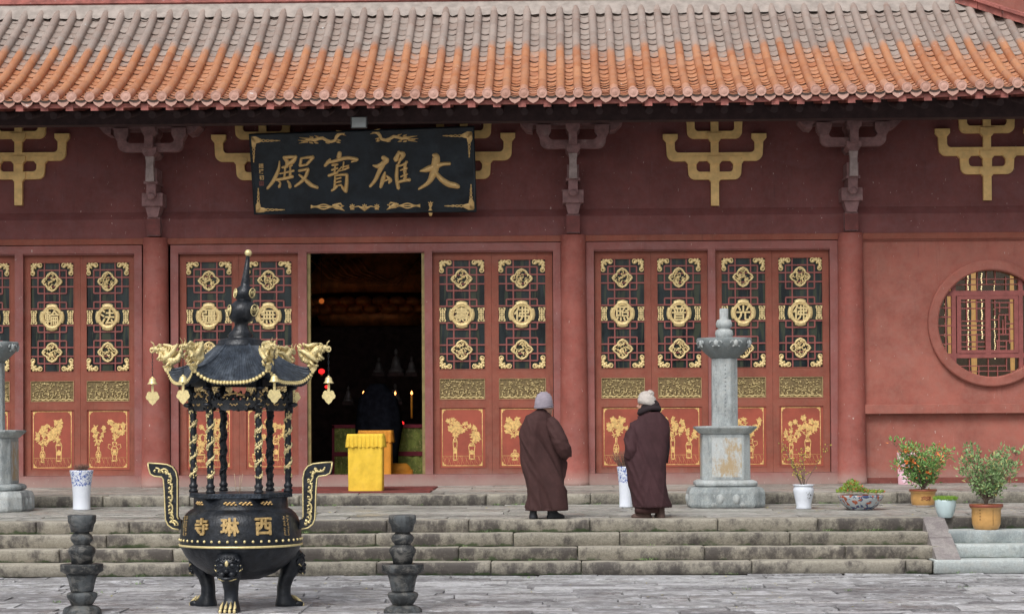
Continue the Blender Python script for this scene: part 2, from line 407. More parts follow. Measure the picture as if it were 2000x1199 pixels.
def glyph(ch, size=1.0, extrude=.05, offset=.0, bevel=0):
    """a written character as a temporary bmesh, centred, in X,Z, standing up"""
    cu = bpy.data.curves.new('t', 'FONT'); cu.body = ch; cu.extrude = extrude; cu.offset = offset; cu.resolution_u = 3; cu.bevel_depth = bevel
    o = bpy.data.objects.new('t', cu); COL.objects.link(o)
    dg = bpy.context.evaluated_depsgraph_get(); me = bpy.data.meshes.new_from_object(o.evaluated_get(dg))
    bm = bmesh.new(); bm.from_mesh(me)
    bpy.data.objects.remove(o); bpy.data.curves.remove(cu); bpy.data.meshes.remove(me)
    if not bm.verts: return bm
    xs = [v.co.x for v in bm.verts]; ys = [v.co.y for v in bm.verts]
    cx, cy = (min(xs)+max(xs))/2, (min(ys)+max(ys))/2; s = size/max(max(xs)-min(xs), max(ys)-min(ys))
    for v in bm.verts: v.co = Vector(((v.co.x-cx)*s, -v.co.z, (v.co.y-cy)*s))
    return bm
def remesh(mb, voxel, smooth=2):
    me = bpy.data.meshes.new('t'); bmesh.ops.recalc_face_normals(mb.bm, faces=mb.bm.faces[:]); mb.bm.to_mesh(me); mb.bm.free()
    o = bpy.data.objects.new('t', me); COL.objects.link(o)
    md = o.modifiers.new('r', 'REMESH'); md.mode = 'VOXEL'; md.voxel_size = voxel; md.use_smooth_shade = True
    dg = bpy.context.evaluated_depsgraph_get(); m2 = bpy.data.meshes.new_from_object(o.evaluated_get(dg))
    bpy.data.objects.remove(o); bpy.data.meshes.remove(me)
    out = MB(); out.bm.free(); out.bm = bmesh.new(); out.bm.from_mesh(m2); bpy.data.meshes.remove(m2)
    out.lay = out.bm.loops.layers.float_color.get('tone') or out.bm.loops.layers.float_color.new('tone')
    for _ in range(smooth): bmesh.ops.smooth_vert(out.bm, verts=out.bm.verts[:], factor=.5, use_axis_x=True, use_axis_y=True, use_axis_z=True)
    for f in out.bm.faces: f.smooth = True
    return out
# ------------------------------------------------------------------ levels
D_BASE, D_EDGE, D_PL, D_W = 25.1, 26.0, 30.0, 33.5
Z_T, Z_T2 = .605, .636          # terrace: front edge, foot of plinth (it falls a little to the front)
Z_P, Z_P2 = .782, .815          # plinth: front edge, foot of wall
def zter(D): return Z_T+(Z_T2-Z_T)*(D-D_EDGE)/(D_PL-D_EDGE)
def zpl(D): return Z_P+(Z_P2-Z_P)*(D-D_PL)/(D_W-D_PL)
PXM = F/D_W
def X(px, py=700, D=D_W): return P(px, py, D).x
def Z(py, px=1000, D=D_W): return P(px, py, D).z
XL, XR = -13.0, 12.0

# ------------------------------------------------------------------ paving
def paving(name, x0, x1, d0, d1, zf, mat, rowd, kind_label=None, lenr=(.7, 1.9), tilt=.006, gap=.008):
    m = MB(); d = d0
    while d < d1-.02:
        dd = min(rowd*random.uniform(.7, 1.3), d1-d)
        if d1-(d+dd) < .1: dd = d1-d
        x = x0-random.random()
        while x < x1:
            L = random.uniform(*lenr); m.tone(random.random()**1.3, random.random(), random.random()*.7)
            h = [random.uniform(-tilt, tilt) for _ in range(4)]; g = gap*random.uniform(.3, 1.5)
            sk = random.uniform(-.02, .02)
            xa, xb, ya, yb = x+g, x+L-g, d+g, d+dd-g
            top = [m.v((xa, ya, zf(ya)+h[0])), m.v((xb, ya, zf(ya)+h[1])), m.v((xb+sk, yb, zf(yb)+h[2])), m.v((xa+sk, yb, zf(yb)+h[3]))]
            bot = [m.v((v.co.x, v.co.y, v.co.z-.035)) for v in top]
            m._f(top)
            for i in range(4): m._f([top[i], bot[i], bot[(i+1) % 4], top[(i+1) % 4]])
            x += L
        d += dd
    return m.build(name, mat, kind='structure')
paving('courtyard', XL, XR, 14.5, D_BASE-.003, lambda d: 0, 'slab_stone', .33, lenr=(.5, 1.8), tilt=.011, gap=.013)
g = MB(); g.tone(.5); g.quad((-60, -20, -.03), (60, -20, -.03), (60, 60, -.03), (-60, 60, -.03)); g.build('ground', 'joint', kind='structure')
paving('terrace', XL, XR, D_EDGE+.38, D_PL-.003, zter, 'slab_terrace', .42, lenr=(.9, 2.6), tilt=.006, gap=.012)
g = MB(); g.tone(.5); g.box(XL, XR, D_EDGE+.3, D_PL+.1, -.02, Z_T-.04); g.build('terrace_bed', 'joint', kind='structure')
# ------------------------------------------------------------------ stone staircase
X_CH = P(1805, 1016, D_EDGE).x            # right end of the flight
st = empty('stone_staircase', (0, D_BASE, 0), 'long flight of four worn, moss-edged granite steps below the terrace', 'steps')
def course(x0, x1, d0, depth, z0, z1, lens, m, wave=.006, b=.012, cc=.0, under=.045, par=None):
    x = x0
    while x < x1-.05:
        L = min(random.uniform(*lens), x1-x)
        if x1-(x+L) < .25: L = x1-x
        m.tone(random.random(), random.random(), random.uniform(.2, 1))
        tt_ = m.t[:3]
        us = [0, .012/L, .035/L]+[k/max(2, int(L/.07)) for k in range(1, max(2, int(L/.07)))]+[1-.035/L, 1-.012/L, 1]; us = sorted(set(us)); nx = len(us)-1; nz = 5; rows = []
        sd_ = random.random()*50
        dz = random.uniform(-.004, .004)
        for k in range(nz+1):
            row = []
            for i in range(nx+1):
                u = us[i]; xx = x+.005+(L-.010)*u; t = (0, .2, .45, .75, .92, 1)[k]
                e = min(u, 1-u)*L; rd = .020*math.exp(-e/.008)+.010*math.exp(-(1-t)*(z1-z0)/.006)+under*(1-t)**2
                yy = d0+rd+wave*noise.noise(Vector((xx*6+sd_, t*2, 1)))*1.3
                zz = z0+(z1-z0)*t+dz*t+(.006*noise.noise(Vector((xx*3+sd_, 4, 2))) if k == nz else 0)-(.006*math.exp(-e/.01) if k == nz else 0)
                row.append(m.v((xx, yy, zz)))
            rows.append(row)
        back = [m.v((v.co.x, d0+depth, v.co.z)) for v in rows[-1]]
        mid = [m.v((v.co.x, d0+.03, v.co.z+.003)) for v in rows[-1]]
        for k in range(nz):
            for i in range(nx):
                f_ = m._f([rows[k][i], rows[k][i+1], rows[k+1][i+1], rows[k+1][i]], True)
                if f_:
                    for l_ in f_.loops:
                        kk = k if l_.vert in (rows[k][i], rows[k][i+1]) else k+1
                        l_[m.lay] = (tt_[0], tt_[1], (1, .55, .2, 0, 0, 0)[kk]*(.35+.65*tt_[2]), 1)
        m.t = (min(1, tt_[0]*.5+.6), .0, 0, 1)
        for A, B in ((rows[-1], mid), (mid, back)):
            for i in range(nx): m._f([A[i], A[i+1], B[i+1], B[i]], True)
        for col in (0, nx):
            bt = m.v((rows[0][col].co.x, d0+depth, z0)); m._f([r[col] for r in rows]+[mid[col], back[col], bt])
        x += L
    jb = MB(); jb.tone(.1, .5, .6); jb.box(x0, x1-.012, d0+.055, d0+depth-.03, z0+.004, z1-.022); jb.build('bedding', 'joint', par)
for i in range(4):
    m = MB(); z0 = Z_T*i/4; z1 = Z_T*(i+1)/4
    xe = X_CH+.02+(3-i)*.035 if i else P(1822.5, 1104, 25.1).x
    course(XL, xe, D_BASE+.3*i, .34 if i < 3 else .42, z0+(.002 if i else 0), z1, (.9, 2.1), m, par=st)
    m.build('step', 'step_stone', st)
# sloping cheek stone and the stepped marble revetment to its right
m = MB(); m.tone(.5, .5, 0)
ch0, ch1 = P(1803, 1014, D_EDGE), P(1845, 1014, D_EDGE); cb0, cb1 = P(1829, 1089, 25.16), P(1876, 1089, 25.16)
zt, zb = Z_T+.012, .163
def cheek(m, t0, t1):
    q = lambda a, b, t: a+(b-a)*t
    for s_, e_ in ((t0, t1),):
        a0 = Vector((q(cb0.x, ch0.x, s_), q(25.14, D_EDGE+.05, s_), q(zb, zt, s_))); a1 = Vector((q(cb1.x, ch1.x, s_), a0.y, a0.z))
        b0 = Vector((q(cb0.x, ch0.x, e_), q(25.14, D_EDGE+.05, e_), q(zb, zt, e_))); b1 = Vector((q(cb1.x, ch1.x, e_), b0.y, b0.z))
        lo = Vector((0, .06, -.13)); T = [m.v(p) for p in (a0, a1, b1, b0)]; B = [m.v(p+lo) for p in (a0, a1, b1, b0)]
        m._f(T); m._f(B[::-1])
        for i in range(4): m._f([T[i], B[i], B[(i+1) % 4], T[(i+1) % 4]])
cheek(m, 0, .495); m.tone(.1, .2, 0); cheek(m, .505, 1)
m.build('cheek_stone', 'cheek_stone', st)
m = MB(); m.tone(.3, 1, .4)
xc = ch0.x
for i in range(4):   # rubble under the cheek stone
    m.box(X_CH+.05+(3-i)*.03, X_CH+.36, D_BASE+.1+.3*i, D_EDGE+.4, Z_T*i/4*.99, Z_T*(i+1)/4-.085 if i < 3 else Z_T-.02)
m.build('cheek_core', 'step_stone', st)
rv = empty('marble_revetment', (7, D_BASE, 0), 'stepped white marble block wall right of the sloping cheek stone', 'wall')
m = MB(); course(P(1824, 1104, 25.1).x, XR, 25.10, .4, 0, .160, (1.3, 2.2), m, .002, par=rv); m.build('marble_course', 'marble', rv)
m = MB(); course(P(1868, 1075, 25.4).x, XR, 25.42, .35, .164, .315, (.6, 2.2), m, .002, par=rv); m.build('marble_course', 'marble', rv)
m = MB(); course(P(1852, 1045, 25.7).x, XR, 25.68, .45, .318, .468, (.6, 1.6), m, .002, par=rv); m.build('marble_course', 'marble', rv)
m = MB(); course(ch1.x+.005, XR, 26.08, .34, .47, Z_T+.002, (1.2, 2.2), m, .003, par=rv); m.build('coping', 'step_stone', rv)
# plinth of the hall
pl = empty('plinth', (0, D_PL, Z_T2), 'low moss-stained stone plinth that carries the red hall', 'plinth')
m = MB(); course(XL, XR, D_PL, .45, Z_T2-.02, Z_P, (1.0, 3.0), m, .006, par=pl); m.build('edge_course', 'step_stone', pl)
paving_parent = pl
o = paving('plinth_paving', XL, XR, D_PL+.45, D_W+.05, zpl, 'slab_terrace', .5, lenr=(1, 3), tilt=.002); o.parent = pl; o.location = (0, 0, 0); o.matrix_parent_inverse = Matrix.Translation(-Vector(pl.location)); del o['kind']
for ch in [x for x in bpy.data.objects if x.parent in (st, rv, pl)]: ch.matrix_parent_inverse = Matrix.Translation(-Vector(ch.parent.location))
m = MB(); m.tone(.2, 1, .6); m.box(XL, XR, D_PL+.2, D_W+12, 0, Z_P-.04); o = m.build('core', 'joint', pl); o.matrix_parent_inverse = Matrix.Translation(-Vector(pl.location))
# wall-foot mortar fillet, weeds
# ------------------------------------------------------------------ the hall
hall = empty('temple_hall', (0, D_W, Z_P2), 'red Chinese temple hall with tiled eave, gilded lattice doors and round window', 'temple')
HINV = Matrix.Translation(-Vector(hall.location))
def hp(o, parent=None):
    o.parent = parent or hall
    if not parent: o.matrix_parent_inverse = HINV
    return o
zbt = Z_P2-.03
z_open_t, z_open_b = Z(490, 960), Z(925, 960)
z_head_t = Z(474.5, 960)                 # top of the frame header
z_l1 = Z(461, 960)                       # under edge of lower beam
z_l2 = Z(424, 960); z_l3 = Z(409, 960)
z_top = Z(235, 960)
cols = [X(305), X(1121), X(1662)]
bayw = cols[2]-cols[1]
cols = [cols[0]-bayw]+cols
xend = cols[3]+bayw*1.05
# upper wall, with a hole nowhere; set behind the beams
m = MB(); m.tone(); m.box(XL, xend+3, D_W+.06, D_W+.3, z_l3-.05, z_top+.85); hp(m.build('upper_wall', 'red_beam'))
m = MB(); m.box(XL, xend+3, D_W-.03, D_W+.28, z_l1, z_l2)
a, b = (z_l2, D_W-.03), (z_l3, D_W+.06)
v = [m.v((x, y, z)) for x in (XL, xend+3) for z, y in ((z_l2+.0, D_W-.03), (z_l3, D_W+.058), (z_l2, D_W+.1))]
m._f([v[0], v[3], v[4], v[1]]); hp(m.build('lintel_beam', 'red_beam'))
m = MB(); m.box(XL, xend+3, D_W-.045, D_W+.27, z_head_t+.012, z_l1-.003); hp(m.build('lower_beam', 'red_wood'))
# columns: slightly tapering
for cx in cols:
    m = MB(); rb, rt = 28.5/PXM, 24.5/PXM
    prof = [(rb*1.02, zbt), (rb, zbt+.1)]+[(rb+(rt-rb)*min(1, t*1.25), zbt+.1+(z_l2-zbt-.1)*t) for t in [i/8 for i in range(9)]]
    prof = [(r_, min(z_, z_l1)) for r_, z_ in prof]
    m.lathe(prof, 40, (cx, D_W-.02)); hp(m.build('column', 'red_column'))
# ------ door bays
def frame_bay(x0, x1, mulls, door_open=None):
    m = MB(); y0, y1 = D_W-.03, D_W+.16
    fw_ = 15/PXM
    m.box(x0, x1, y0, y1, z_open_t, z_head_t)                          # header
    m.box(x0, x0+fw_, y0, y1, z_open_b, z_open_t-.0); m.box(x1-fw_, x1, y0, y1, z_open_b, z_open_t)
    for a, b in mulls: m.box(a, b, y0-.004, y1, z_open_b, z_open_t)
    m.box(x0, x1, y0-.03, y1+.02, zbt, z_open_b-.002)                    # threshold
    # quirk moulding
    m.box(x0+fw_, x1-fw_, y0+.02, y0+.05, z_open_t-.02, z_open_t)
    hp(m.build('door_frame', 'red_frame'))
r_ = .20
frame_bay(X(1146), X(1637), [(X(1383.5), X(1398))])
frame_bay(X(334), X(1096), [(X(583), X(600)), (X(830), X(845))])
frame_bay(cols[0]+.2, X(278), [(X(30), X(46))])
LW, LH = 116.5/PXM, 435/PXM
q = 1/PXM
def leaf_poly(c, r, ang, w=.35, n=7):
    pts = []
    for i in range(n):
        t = i/(n-1); pts.append((t, w*math.sin(PI*t)**.8*.5))
    for i in range(n-2, 0, -1): t = i/(n-1); pts.append((t, -w*math.sin(PI*t)**.8*.5))
    ca, sa = math.cos(ang), math.sin(ang)
    return [(c[0]+r*(x*ca-y*sa), c[1]+r*(x*sa+y*ca)) for x, y in pts]
def stroke(m, pts, y, th, closed=False):
    """flat strip with varying half width, rounded relief; pts: (x,z,hw)"""
    n = len(pts)
    L, R, Cc = [], [], []
    for i in range(n):
        a, b = pts[max(i-1, 0)], pts[min(i+1, n-1)]
        dx, dz = b[0]-a[0], b[1]-a[1]; l = math.hypot(dx, dz) or 1; nx, nz = -dz/l, dx/l
        x, z, h = pts[i]
        L.append((x+nx*h, z+nz*h)); R.append((x-nx*h, z-nz*h)); Cc.append((x, z))
    va = [m.v((x, y, z)) for x, z in L]; vb = [m.v((x, y, z)) for x, z in R]
    vc = [m.v((Cc[i][0]+(L[i][0]-Cc[i][0])*.45, y-th, Cc[i][1]+(L[i][1]-Cc[i][1])*.45)) for i in range(n)]
    vd = [m.v((Cc[i][0]+(R[i][0]-Cc[i][0])*.45, y-th, Cc[i][1]+(R[i][1]-Cc[i][1])*.45)) for i in range(n)]
    for i in range(n-1):
        m._f([va[i], va[i+1], vc[i+1], vc[i]], True); m._f([vc[i], vc[i+1], vd[i+1], vd[i]], True); m._f([vd[i], vd[i+1], vb[i+1], vb[i]], True)
    m._f([va[0], vc[0], vd[0], vb[0]]); m._f([va[-1], vb[-1], vd[-1], vc[-1]])
# door template meshes in leaf coordinates: x from the hinge edge, z from the foot, y=0 face of the stiles
def lx(px): return (px-845)*q
def lz(py): return (925-py)*q
def T_frame():
    m = MB(); y0, y1 = 0, .05
    m.box(0, lx(857), y0, y1, 0, LH); m.box(lx(949), LW, y0, y1, 0, LH)
    for a, b in ((490, 506), (721.5, 738), (780.5, 795), (914, 925)): m.box(lx(857), lx(949), y0, y1, lz(b), lz(a))
    # mouldings round each field
    for a, b in ((506, 721.5), (738, 780.5), (795, 914)):
        t = 1.3*q
        m.box(lx(857), lx(949), -.006, .02, lz(a)-t, lz(a)); m.box(lx(857), lx(949), -.006, .02, lz(b), lz(b)+t)
        m.box(lx(857), lx(857)+t, -.006, .02, lz(b)+t, lz(a)-t); m.box(lx(949)-t, lx(949), -.006, .02, lz(b)+t, lz(a)-t)
    return m
def T_lattice():
    m = MB(); k = 4.61; fx = lambda u: lx(840+u/k); fz = lambda v: lz(480+v/k); h = 1.35*q
    def H(u0, u1, v): m.box(fx(u0), fx(u1), .012, .03, fz(v)-h, fz(v)+h)
    def V(u, v0, v1): m.box(fx(u)-h, fx(u)+h, .0125, .0295, fz(v1), fz(v0))
    for v in (258, 340, 540, 690, 890, 970): H(80, 497, v)
    for v in (190, 400, 480, 750, 830, 1035): H(152, 425, v)
    for u in (214, 360): V(u, 122, 1112)
    for u in (152, 425):
        for a, b in ((190, 400), (480, 540), (690, 750), (830, 1035)): V(u, a, b)
    return m
def outline(fn, n=96): return [(fn(2*PI*i/n)[0], fn(2*PI*i/n)[1]) for i in range(n)]
def quat_r(a, R, pw=1.0):
    c = abs(math.cos(a)); s = abs(math.sin(a)); d = max(c, s)
    ang = math.acos(min(1, d))            # 0 on axes, 45deg on diagonals
    t = ang/(PI/4)
    return R*(1.0-.015*t) if t < .66 else R*(.86+.02*(1-t))
def T_medal():   # the big central medallion: a lobed gilt ring
    m = MB(); R = 26.2*q; cx, cz = lx(902.5), lz(614)
    out = [(cx+quat_r(a, R)*math.cos(a)*.98, cz+quat_r(a, R)*math.sin(a)*1.02) for a in [2*PI*i/96 for i in range(96)]]
    inn = [(cx+R*.60*math.cos(a), cz+R*.60*math.sin(a)) for a in [2*PI*i/96 for i in range(96)]]
    m.ring(out, inn, -.012, .03)
    for rr_ in (.64, .80):
        pts = [(cx+R*rr_*math.cos(a), -.012, cz+R*rr_*math.sin(a)) for a in [2*PI*i/40 for i in range(41)]]
        m.tube(pts, .006, 6, cap=False)
    return m
def pq(a, R):   # pointed quatrefoil with cusps
    def circ(c_, s_, d, ro): return d*c_+math.sqrt(max(0, ro*ro-d*d*s_*s_)) if abs(d*s_) < ro else 0
    c_, s_ = abs(math.cos(a)), abs(math.sin(a))
    r = R*max(circ(s_, c_, .38, .56), circ(c_, s_, .54, .40))
    return r+R*.07*math.exp(-min(c_, s_)/.09)
def T_rosette(cy):
    m = MB(); R = 22*q; cx, cz = lx(902.5), lz(cy)
    A = [2*PI*i/96 for i in range(96)]
    m.ring([(cx+pq(a, R)*math.cos(a), cz+pq(a, R)*.92*math.sin(a)) for a in A], [(cx+pq(a, R)*.80*math.cos(a), cz+pq(a, R)*.80*.92*math.sin(a)) for a in A], -.008, .03)
    return m
def T_rose_in(cy):
    m = MB(); R = 22*q; cx, cz = lx(902.5), lz(cy)
    m.prism([(cx+pq(a, R)*.81*math.cos(a), cz+pq(a, R)*.81*.92*math.sin(a)) for a in [2*PI*i/48 for i in range(48)]], .0, .03)
    return m
def T_bat(cx, cz, sx, sz):
    """bat-shaped corner ornament; the two wings run along the field's edges"""
    m = MB(); u = q
    P_ = lambda a, b: (cx+sx*a*u, cz+sz*b*u)
    def bl(a, b, r, h=.014, st_=1): x, z = P_(a, b); m.blob((x, -.004, z), (r*u, h, r*u), 1)
    for a, b, r in ((8, -8, 5), (5, -12, 4.2), (12, -5, 4.2), (3.5, -7, 3.2), (7, -3.6, 3.2), (16, -5.2, 3.8), (5.2, -16, 3.8), (19.5, -7.5, 4.0), (7, -19.5, 4.0), (2.6, -13, 2.2), (13, -2.6, 2.2), (3, -18, 2), (18, -3, 2), (11.5, -11, 2.5)): bl(a, b, r)
    for a, b in ((21, -6), (6, -21.5)):
        x, z = P_(a, b); m.tube([(x+3.9*u*math.cos(t), -.008, z+3.9*u*math.sin(t)) for t in [2*PI*i/14 for i in range(15)]], 1.3*u, 6, cap=False)
    return m
def T_shou(cx):
    m = MB()
    if 1:
        c = lx(cx); y0, y1 = -.004, .02
        B = lambda a, b, v0, v1: m.box(c+a*q, c+b*q, y0, y1, lz(614)+v0*q, lz(614)+v1*q)
        for s in (-1, 1):
            s0, s1 = sorted((s*3.2, s*5.2)); B(s0, s1, -9, -2.2); B(s0, s1, 2.2, 9)
            for v in (-13.5, 11.5): B(*sorted((s*2.5, s*6.6)), v, v+2)
            B(*sorted((s*4.6, s*6.6)), -12, -8.5); B(*sorted((s*4.6, s*6.6)), 8.5, 12)
        B(-1, 1, -13, 13)
        for v in (-9.5, -5.5, -1, 3.5, 7.5): B(-5.2 if abs(v+1) < 5 else -3.3, 5.2 if abs(v+1) < 5 else 3.3, v, v+2)
    return m
def T_carved(seed):
    """carved relief: foliage, rocks and small figures in front of a recessed ground"""
    rg = random.Random(seed); m = MB(); x0, x1, z0, z1 = lx(859.5), lx(946.5), lz(778), lz(740.5)
    for s_ in range(46):
        x = rg.uniform(x0+.03, x1-.03); z = rg.uniform(z0+.05, z1-.02); a_ = rg.random()*6.3; cv = rg.uniform(-1.6, 1.6); L = rg.uniform(.03, .075); pts = []
        for k in range(6): pts.append((x, .006+rg.uniform(-.004, .004), z)); x += math.cos(a_)*L/5; z += math.sin(a_)*L/5*.7; a_ += cv*.5; x = min(max(x, x0+.015), x1-.015); z = min(max(z, z0+.015), z1-.012)
        m.tube(pts, [.004, .008, .010, .009, .006, .003], 5)
    for s_ in range(70):
        m.blob((rg.uniform(x0+.02, x1-.02), .008, z0+.02+(z1-z0-.03)*rg.random()**1.2), (rg.uniform(.008, .020), rg.uniform(.008, .016), rg.uniform(.007, .016)), 1)
    for s_ in range(9):
        x = x0+.05+(x1-x0-.1)*s_/8+rg.uniform(-.02, .02); z = z0+.055+rg.uniform(0, .05)
        m.blob((x, .0, z), (.013, .012, .032), 1); m.blob((x, -.004, z+.042), (.010, .010, .011), 1)
    for s_ in range(26): m.blob((x0+.02+(x1-x0-.04)*s_/25, .008, z0+.018+.008*math.sin(s_*1.7)), (.022, .012, .018), 1)
    return m
def T_carved_frame():
    m = MB(); x0, x1, z0, z1 = lx(857.2), lx(948.8), lz(780.2), lz(738.3); w = .014
    m.box(x0, x1, -.004, .02, z0, z0+w); m.box(x0, x1, -.004, .02, z1-w, z1); m.box(x0, x0+w, -.004, .02, z0+w, z1-w); m.box(x1-w, x1, -.004, .02, z0+w, z1-w); return m
def T_carved_back():
    m = MB(); m.box(lx(857), lx(949), .014, .017, lz(780), lz(738.5)); return m
def T_filigree(cy, seed):
    """openwork bird and flower tracery inside a rosette"""
    rg = random.Random(seed); m = MB(); Rr = 22*q; cx, cz = lx(902.5), lz(cy)
    for s_ in range(36):
        a_ = rg.random()*6.3; r_ = math.sqrt(rg.uniform(.01, .5))*Rr; x, z = cx+r_*math.cos(a_), cz+r_*.9*math.sin(a_); h = rg.random()*6.3; cv = rg.choice((-1, 1))*rg.uniform(.5, 1.3); pts = []
        for k in range(7):
            pts.append((x, -.002, z)); x += math.cos(h)*.011; z += math.sin(h)*.011; h += cv*.55
            dd = math.hypot(x-cx, (z-cz)/.9)
            if dd > Rr*.76: x = cx+(x-cx)*Rr*.76/dd; z = cz+(z-cz)*Rr*.76/dd
        m.tube(pts, [.005, .008, .009, .0085, .008, .007, .004], 5)
    for s_ in range(12):
        a_ = 2*PI*s_/12; m.blob((cx+.70*Rr*math.cos(a_), 0, cz+.64*Rr*math.sin(a_)), (.016, .008, .013), 1)
    m.blob((cx-.01, -.004, cz), (.034, .012, .018), 1); m.blob((cx+.025, -.004, cz+.022), (.014, .01, .014), 1); m.blob((cx-.045, -.003, cz-.02), (.025, .008, .009), 1)
    return m
T = {}
def keep(name, mb, mat): o = mb.build(name, mat); me = o.data; bpy.data.objects.remove(o); T[name] = me
keep('frame', T_frame(), 'red_wood'); keep('lattice', T_lattice(), 'lattice_red'); keep('medallion', T_medal(), 'gold_paint')
for nm, cy in (('rosette_a', 544), ('rosette_b', 683)): keep(nm, T_rosette(cy), 'gold_paint'); [keep(nm+'_in%d' % v_, T_filigree(cy, v_*7+int(cy)), 'gold_paint') for v_ in range(4)]
for i, (cx, cz, sx, sz) in enumerate(((lx(857), lz(506), 1, 1), (lx(948.5), lz(506), -1, 1), (lx(857), lz(721), 1, -1), (lx(948.5), lz(721), -1, -1))): keep('bat%d' % i, T_bat(cx, cz, sx, sz), 'gold_paint')
keep('shou0', T_shou(864.5), 'gold_paint'); keep('shou1', T_shou(940.8), 'gold_paint'); [keep('carved%d' % v_, T_carved(v_+3), 'carve_gold') for v_ in range(4)]; keep('carved_frame', T_carved_frame(), 'carve_gold'); keep('carved_back', T_carved_back(), 'carve_back')
m = MB(); m.box(lx(856), lx(950), .034, .042, lz(722), lz(505)); keep('pane', m, 'pane')
m = MB(); m.box(lx(856), lx(950), .016, .045, lz(781), lz(737)); m.box(lx(856), lx(950), .014, .045, lz(915), lz(794)); keep('panel', m, 'panel_red')
def flowers(seed):
    """gold lacquer painting: border, two vases with blossom on a tiled floor"""
    rnd = random.Random(seed); m = MB(); Y0 = .0118; cnt = [0]
    pt = lambda u, v: (lx(858+u), lz(913-v))           # field 90 x 117
    def poly(pts): cnt[0] += 1; m.prism([pt(*p) for p in pts], Y0-cnt[0]*.000012, .0145)
    def line(pts, w=.7): cnt[0] += 1; stroke(m, [(*pt(a, b), w*q) for a, b in pts], Y0+.002, .0015+cnt[0]*.000012)
    line([(5, 4), (84, 4)], .6); line([(5, 114), (84, 114)], .6); line([(5, 4), (5, 114)], .6); line([(84, 4), (84, 114)], .6)
    for a, b, s, t in ((5, 4, 1, 1), (84, 4, -1, 1), (5, 114, 1, -1), (84, 114, -1, -1)):
        poly([(a, b), (a+s*8, b), (a+s*6, b+t*2.5), (a+s*3, b+t*3), (a+s*2.5, b+t*6), (a, b+t*8)])
    line([(6, 23), (83, 23)], .3)
    for k in range(9): line([(6+k*9, 5), (13+k*8, 22)], .16); line([(13+k*9, 5), (6+k*8.6, 22)], .16)
    def blossom(x, y, r):
        n = rnd.choice((4, 5, 5, 6)); a0 = rnd.random()*6
        for i in range(n): poly([((p[0]), (p[1])) for p in leaf_poly((x, y), r*1.35, a0+2*PI*i/n, .75, 5)])
    def plant(x, y, h, wdt, big):
        L = []
        for s in range(rnd.choice((3, 4)) + big):
            ax = x; ay = y; ang = PI/2+rnd.uniform(-.7, .7); pts = [(ax, ay)]
            for k in range(5):
                ang += rnd.uniform(-.5, .5); ang = max(.5, min(2.65, ang)); ax += math.cos(ang)*h/5; ay += math.sin(ang)*h/5; ax = max(14, min(76, ax)); ay = min(103, ay); pts.append((ax, ay))
            line(pts, .8)
            for (a, b) in pts[1:]:
                for _ in range(3):
                    t = rnd.random()*2*PI; poly(leaf_poly((a, b), rnd.uniform(4.5, 8.5), t, .34, 5))
            L.append(pts[-1]); L.append(pts[3])
        for a, b in L: blossom(a, b, rnd.uniform(2.5, 4.2)*(1.25 if big else 1))
        if big:
            for _ in range(4): blossom(x+rnd.uniform(-9, 9), y+h*rnd.uniform(.45, .85), rnd.uniform(3.5, 5.5))
    def vase(x, y, w, h, kind):
        prof = {0: ((.5, 0), (.35, .08), (.28, .2), (.5, .45), (.55, .6), (.3, .78), (.22, .88), (.4, 1)), 1: ((.45, 0), (.4, .06), (.36, .1), (.4, .5), (.5, .85), (.42, .9), (.3, 1)),
                2: ((.9, 0), (.8, .15), (.7, .2), (.95, .5), (.9, .9), (1, 1)), 3: ((.5, 0), (.2, .1), (.2, .2), (.6, .35), (.65, .5), (.5, .65), (.15, .75), (.18, 1))}[kind]
        L = [(x-w*a*.5, y+h*b) for a, b in prof]; R = [(x+w*a*.5, y+h*b) for a, b in prof]
        line(L, .8); line(R, .8); line([L[0], R[0]], 1.2); line([L[-1], R[-1]], 1)
        for f_ in ((3, 4), (5,)) if kind != 2 else ((2,), (4,)):
            for i in f_: 
                if i < len(L): line([L[i], R[i]], .9)
        if kind != 2: poly([(x-w*.13, y+h*.3), (x+w*.13, y+h*.3), (x+w*.18, y+h*.5), (x, y+h*.62), (x-w*.18, y+h*.5)])
        if kind == 0:
            for s in (-1, 1): line([(x+s*w*.27, y+h*.6), (x+s*w*.55, y+h*.72), (x+s*w*.5, y+h*.9), (x+s*w*.22, y+h*.86)], .7)
    left_big = rnd.random() < .4
    xa, xb = (30, 63) if left_big else (24, 58)
    k1, k2 = rnd.choice((1, 2, 3)), rnd.choice((0, 3, 0, 1))
    ha, hb = (42, 30) if left_big else (30, 36)
    vase(xa, 15, 24 if k1 == 2 else 16, ha*(.45 if k1 == 2 else 1), k1 if not left_big else k2); vase(xb, 17, 25, hb, k2 if not left_big else k1)
    plant(xa, 15+ha*(.45 if k1 == 2 and not left_big else 1), 98-ha-18 if left_big else 38, 20, left_big)
    plant(xb, 17+hb, 42 if not left_big else 32, 24, not left_big)
    return m
chars = {}
def char_mesh(c):
    if c not in chars:
        m = MB(); bm = bold(c, 29.0*q, .0042); cx, cz = lx(902.5), lz(614)
        for v in bm.verts: v.co = Vector((v.co.x+cx, (-.012+(v.co.y+1)*.01 if v.co.y < 0 else .028), v.co.z+cz))
        m.absorb(bm); o = m.build('c', 'gold_paint'); chars[c] = o.data; bpy.data.objects.remove(o)
    return chars[c]
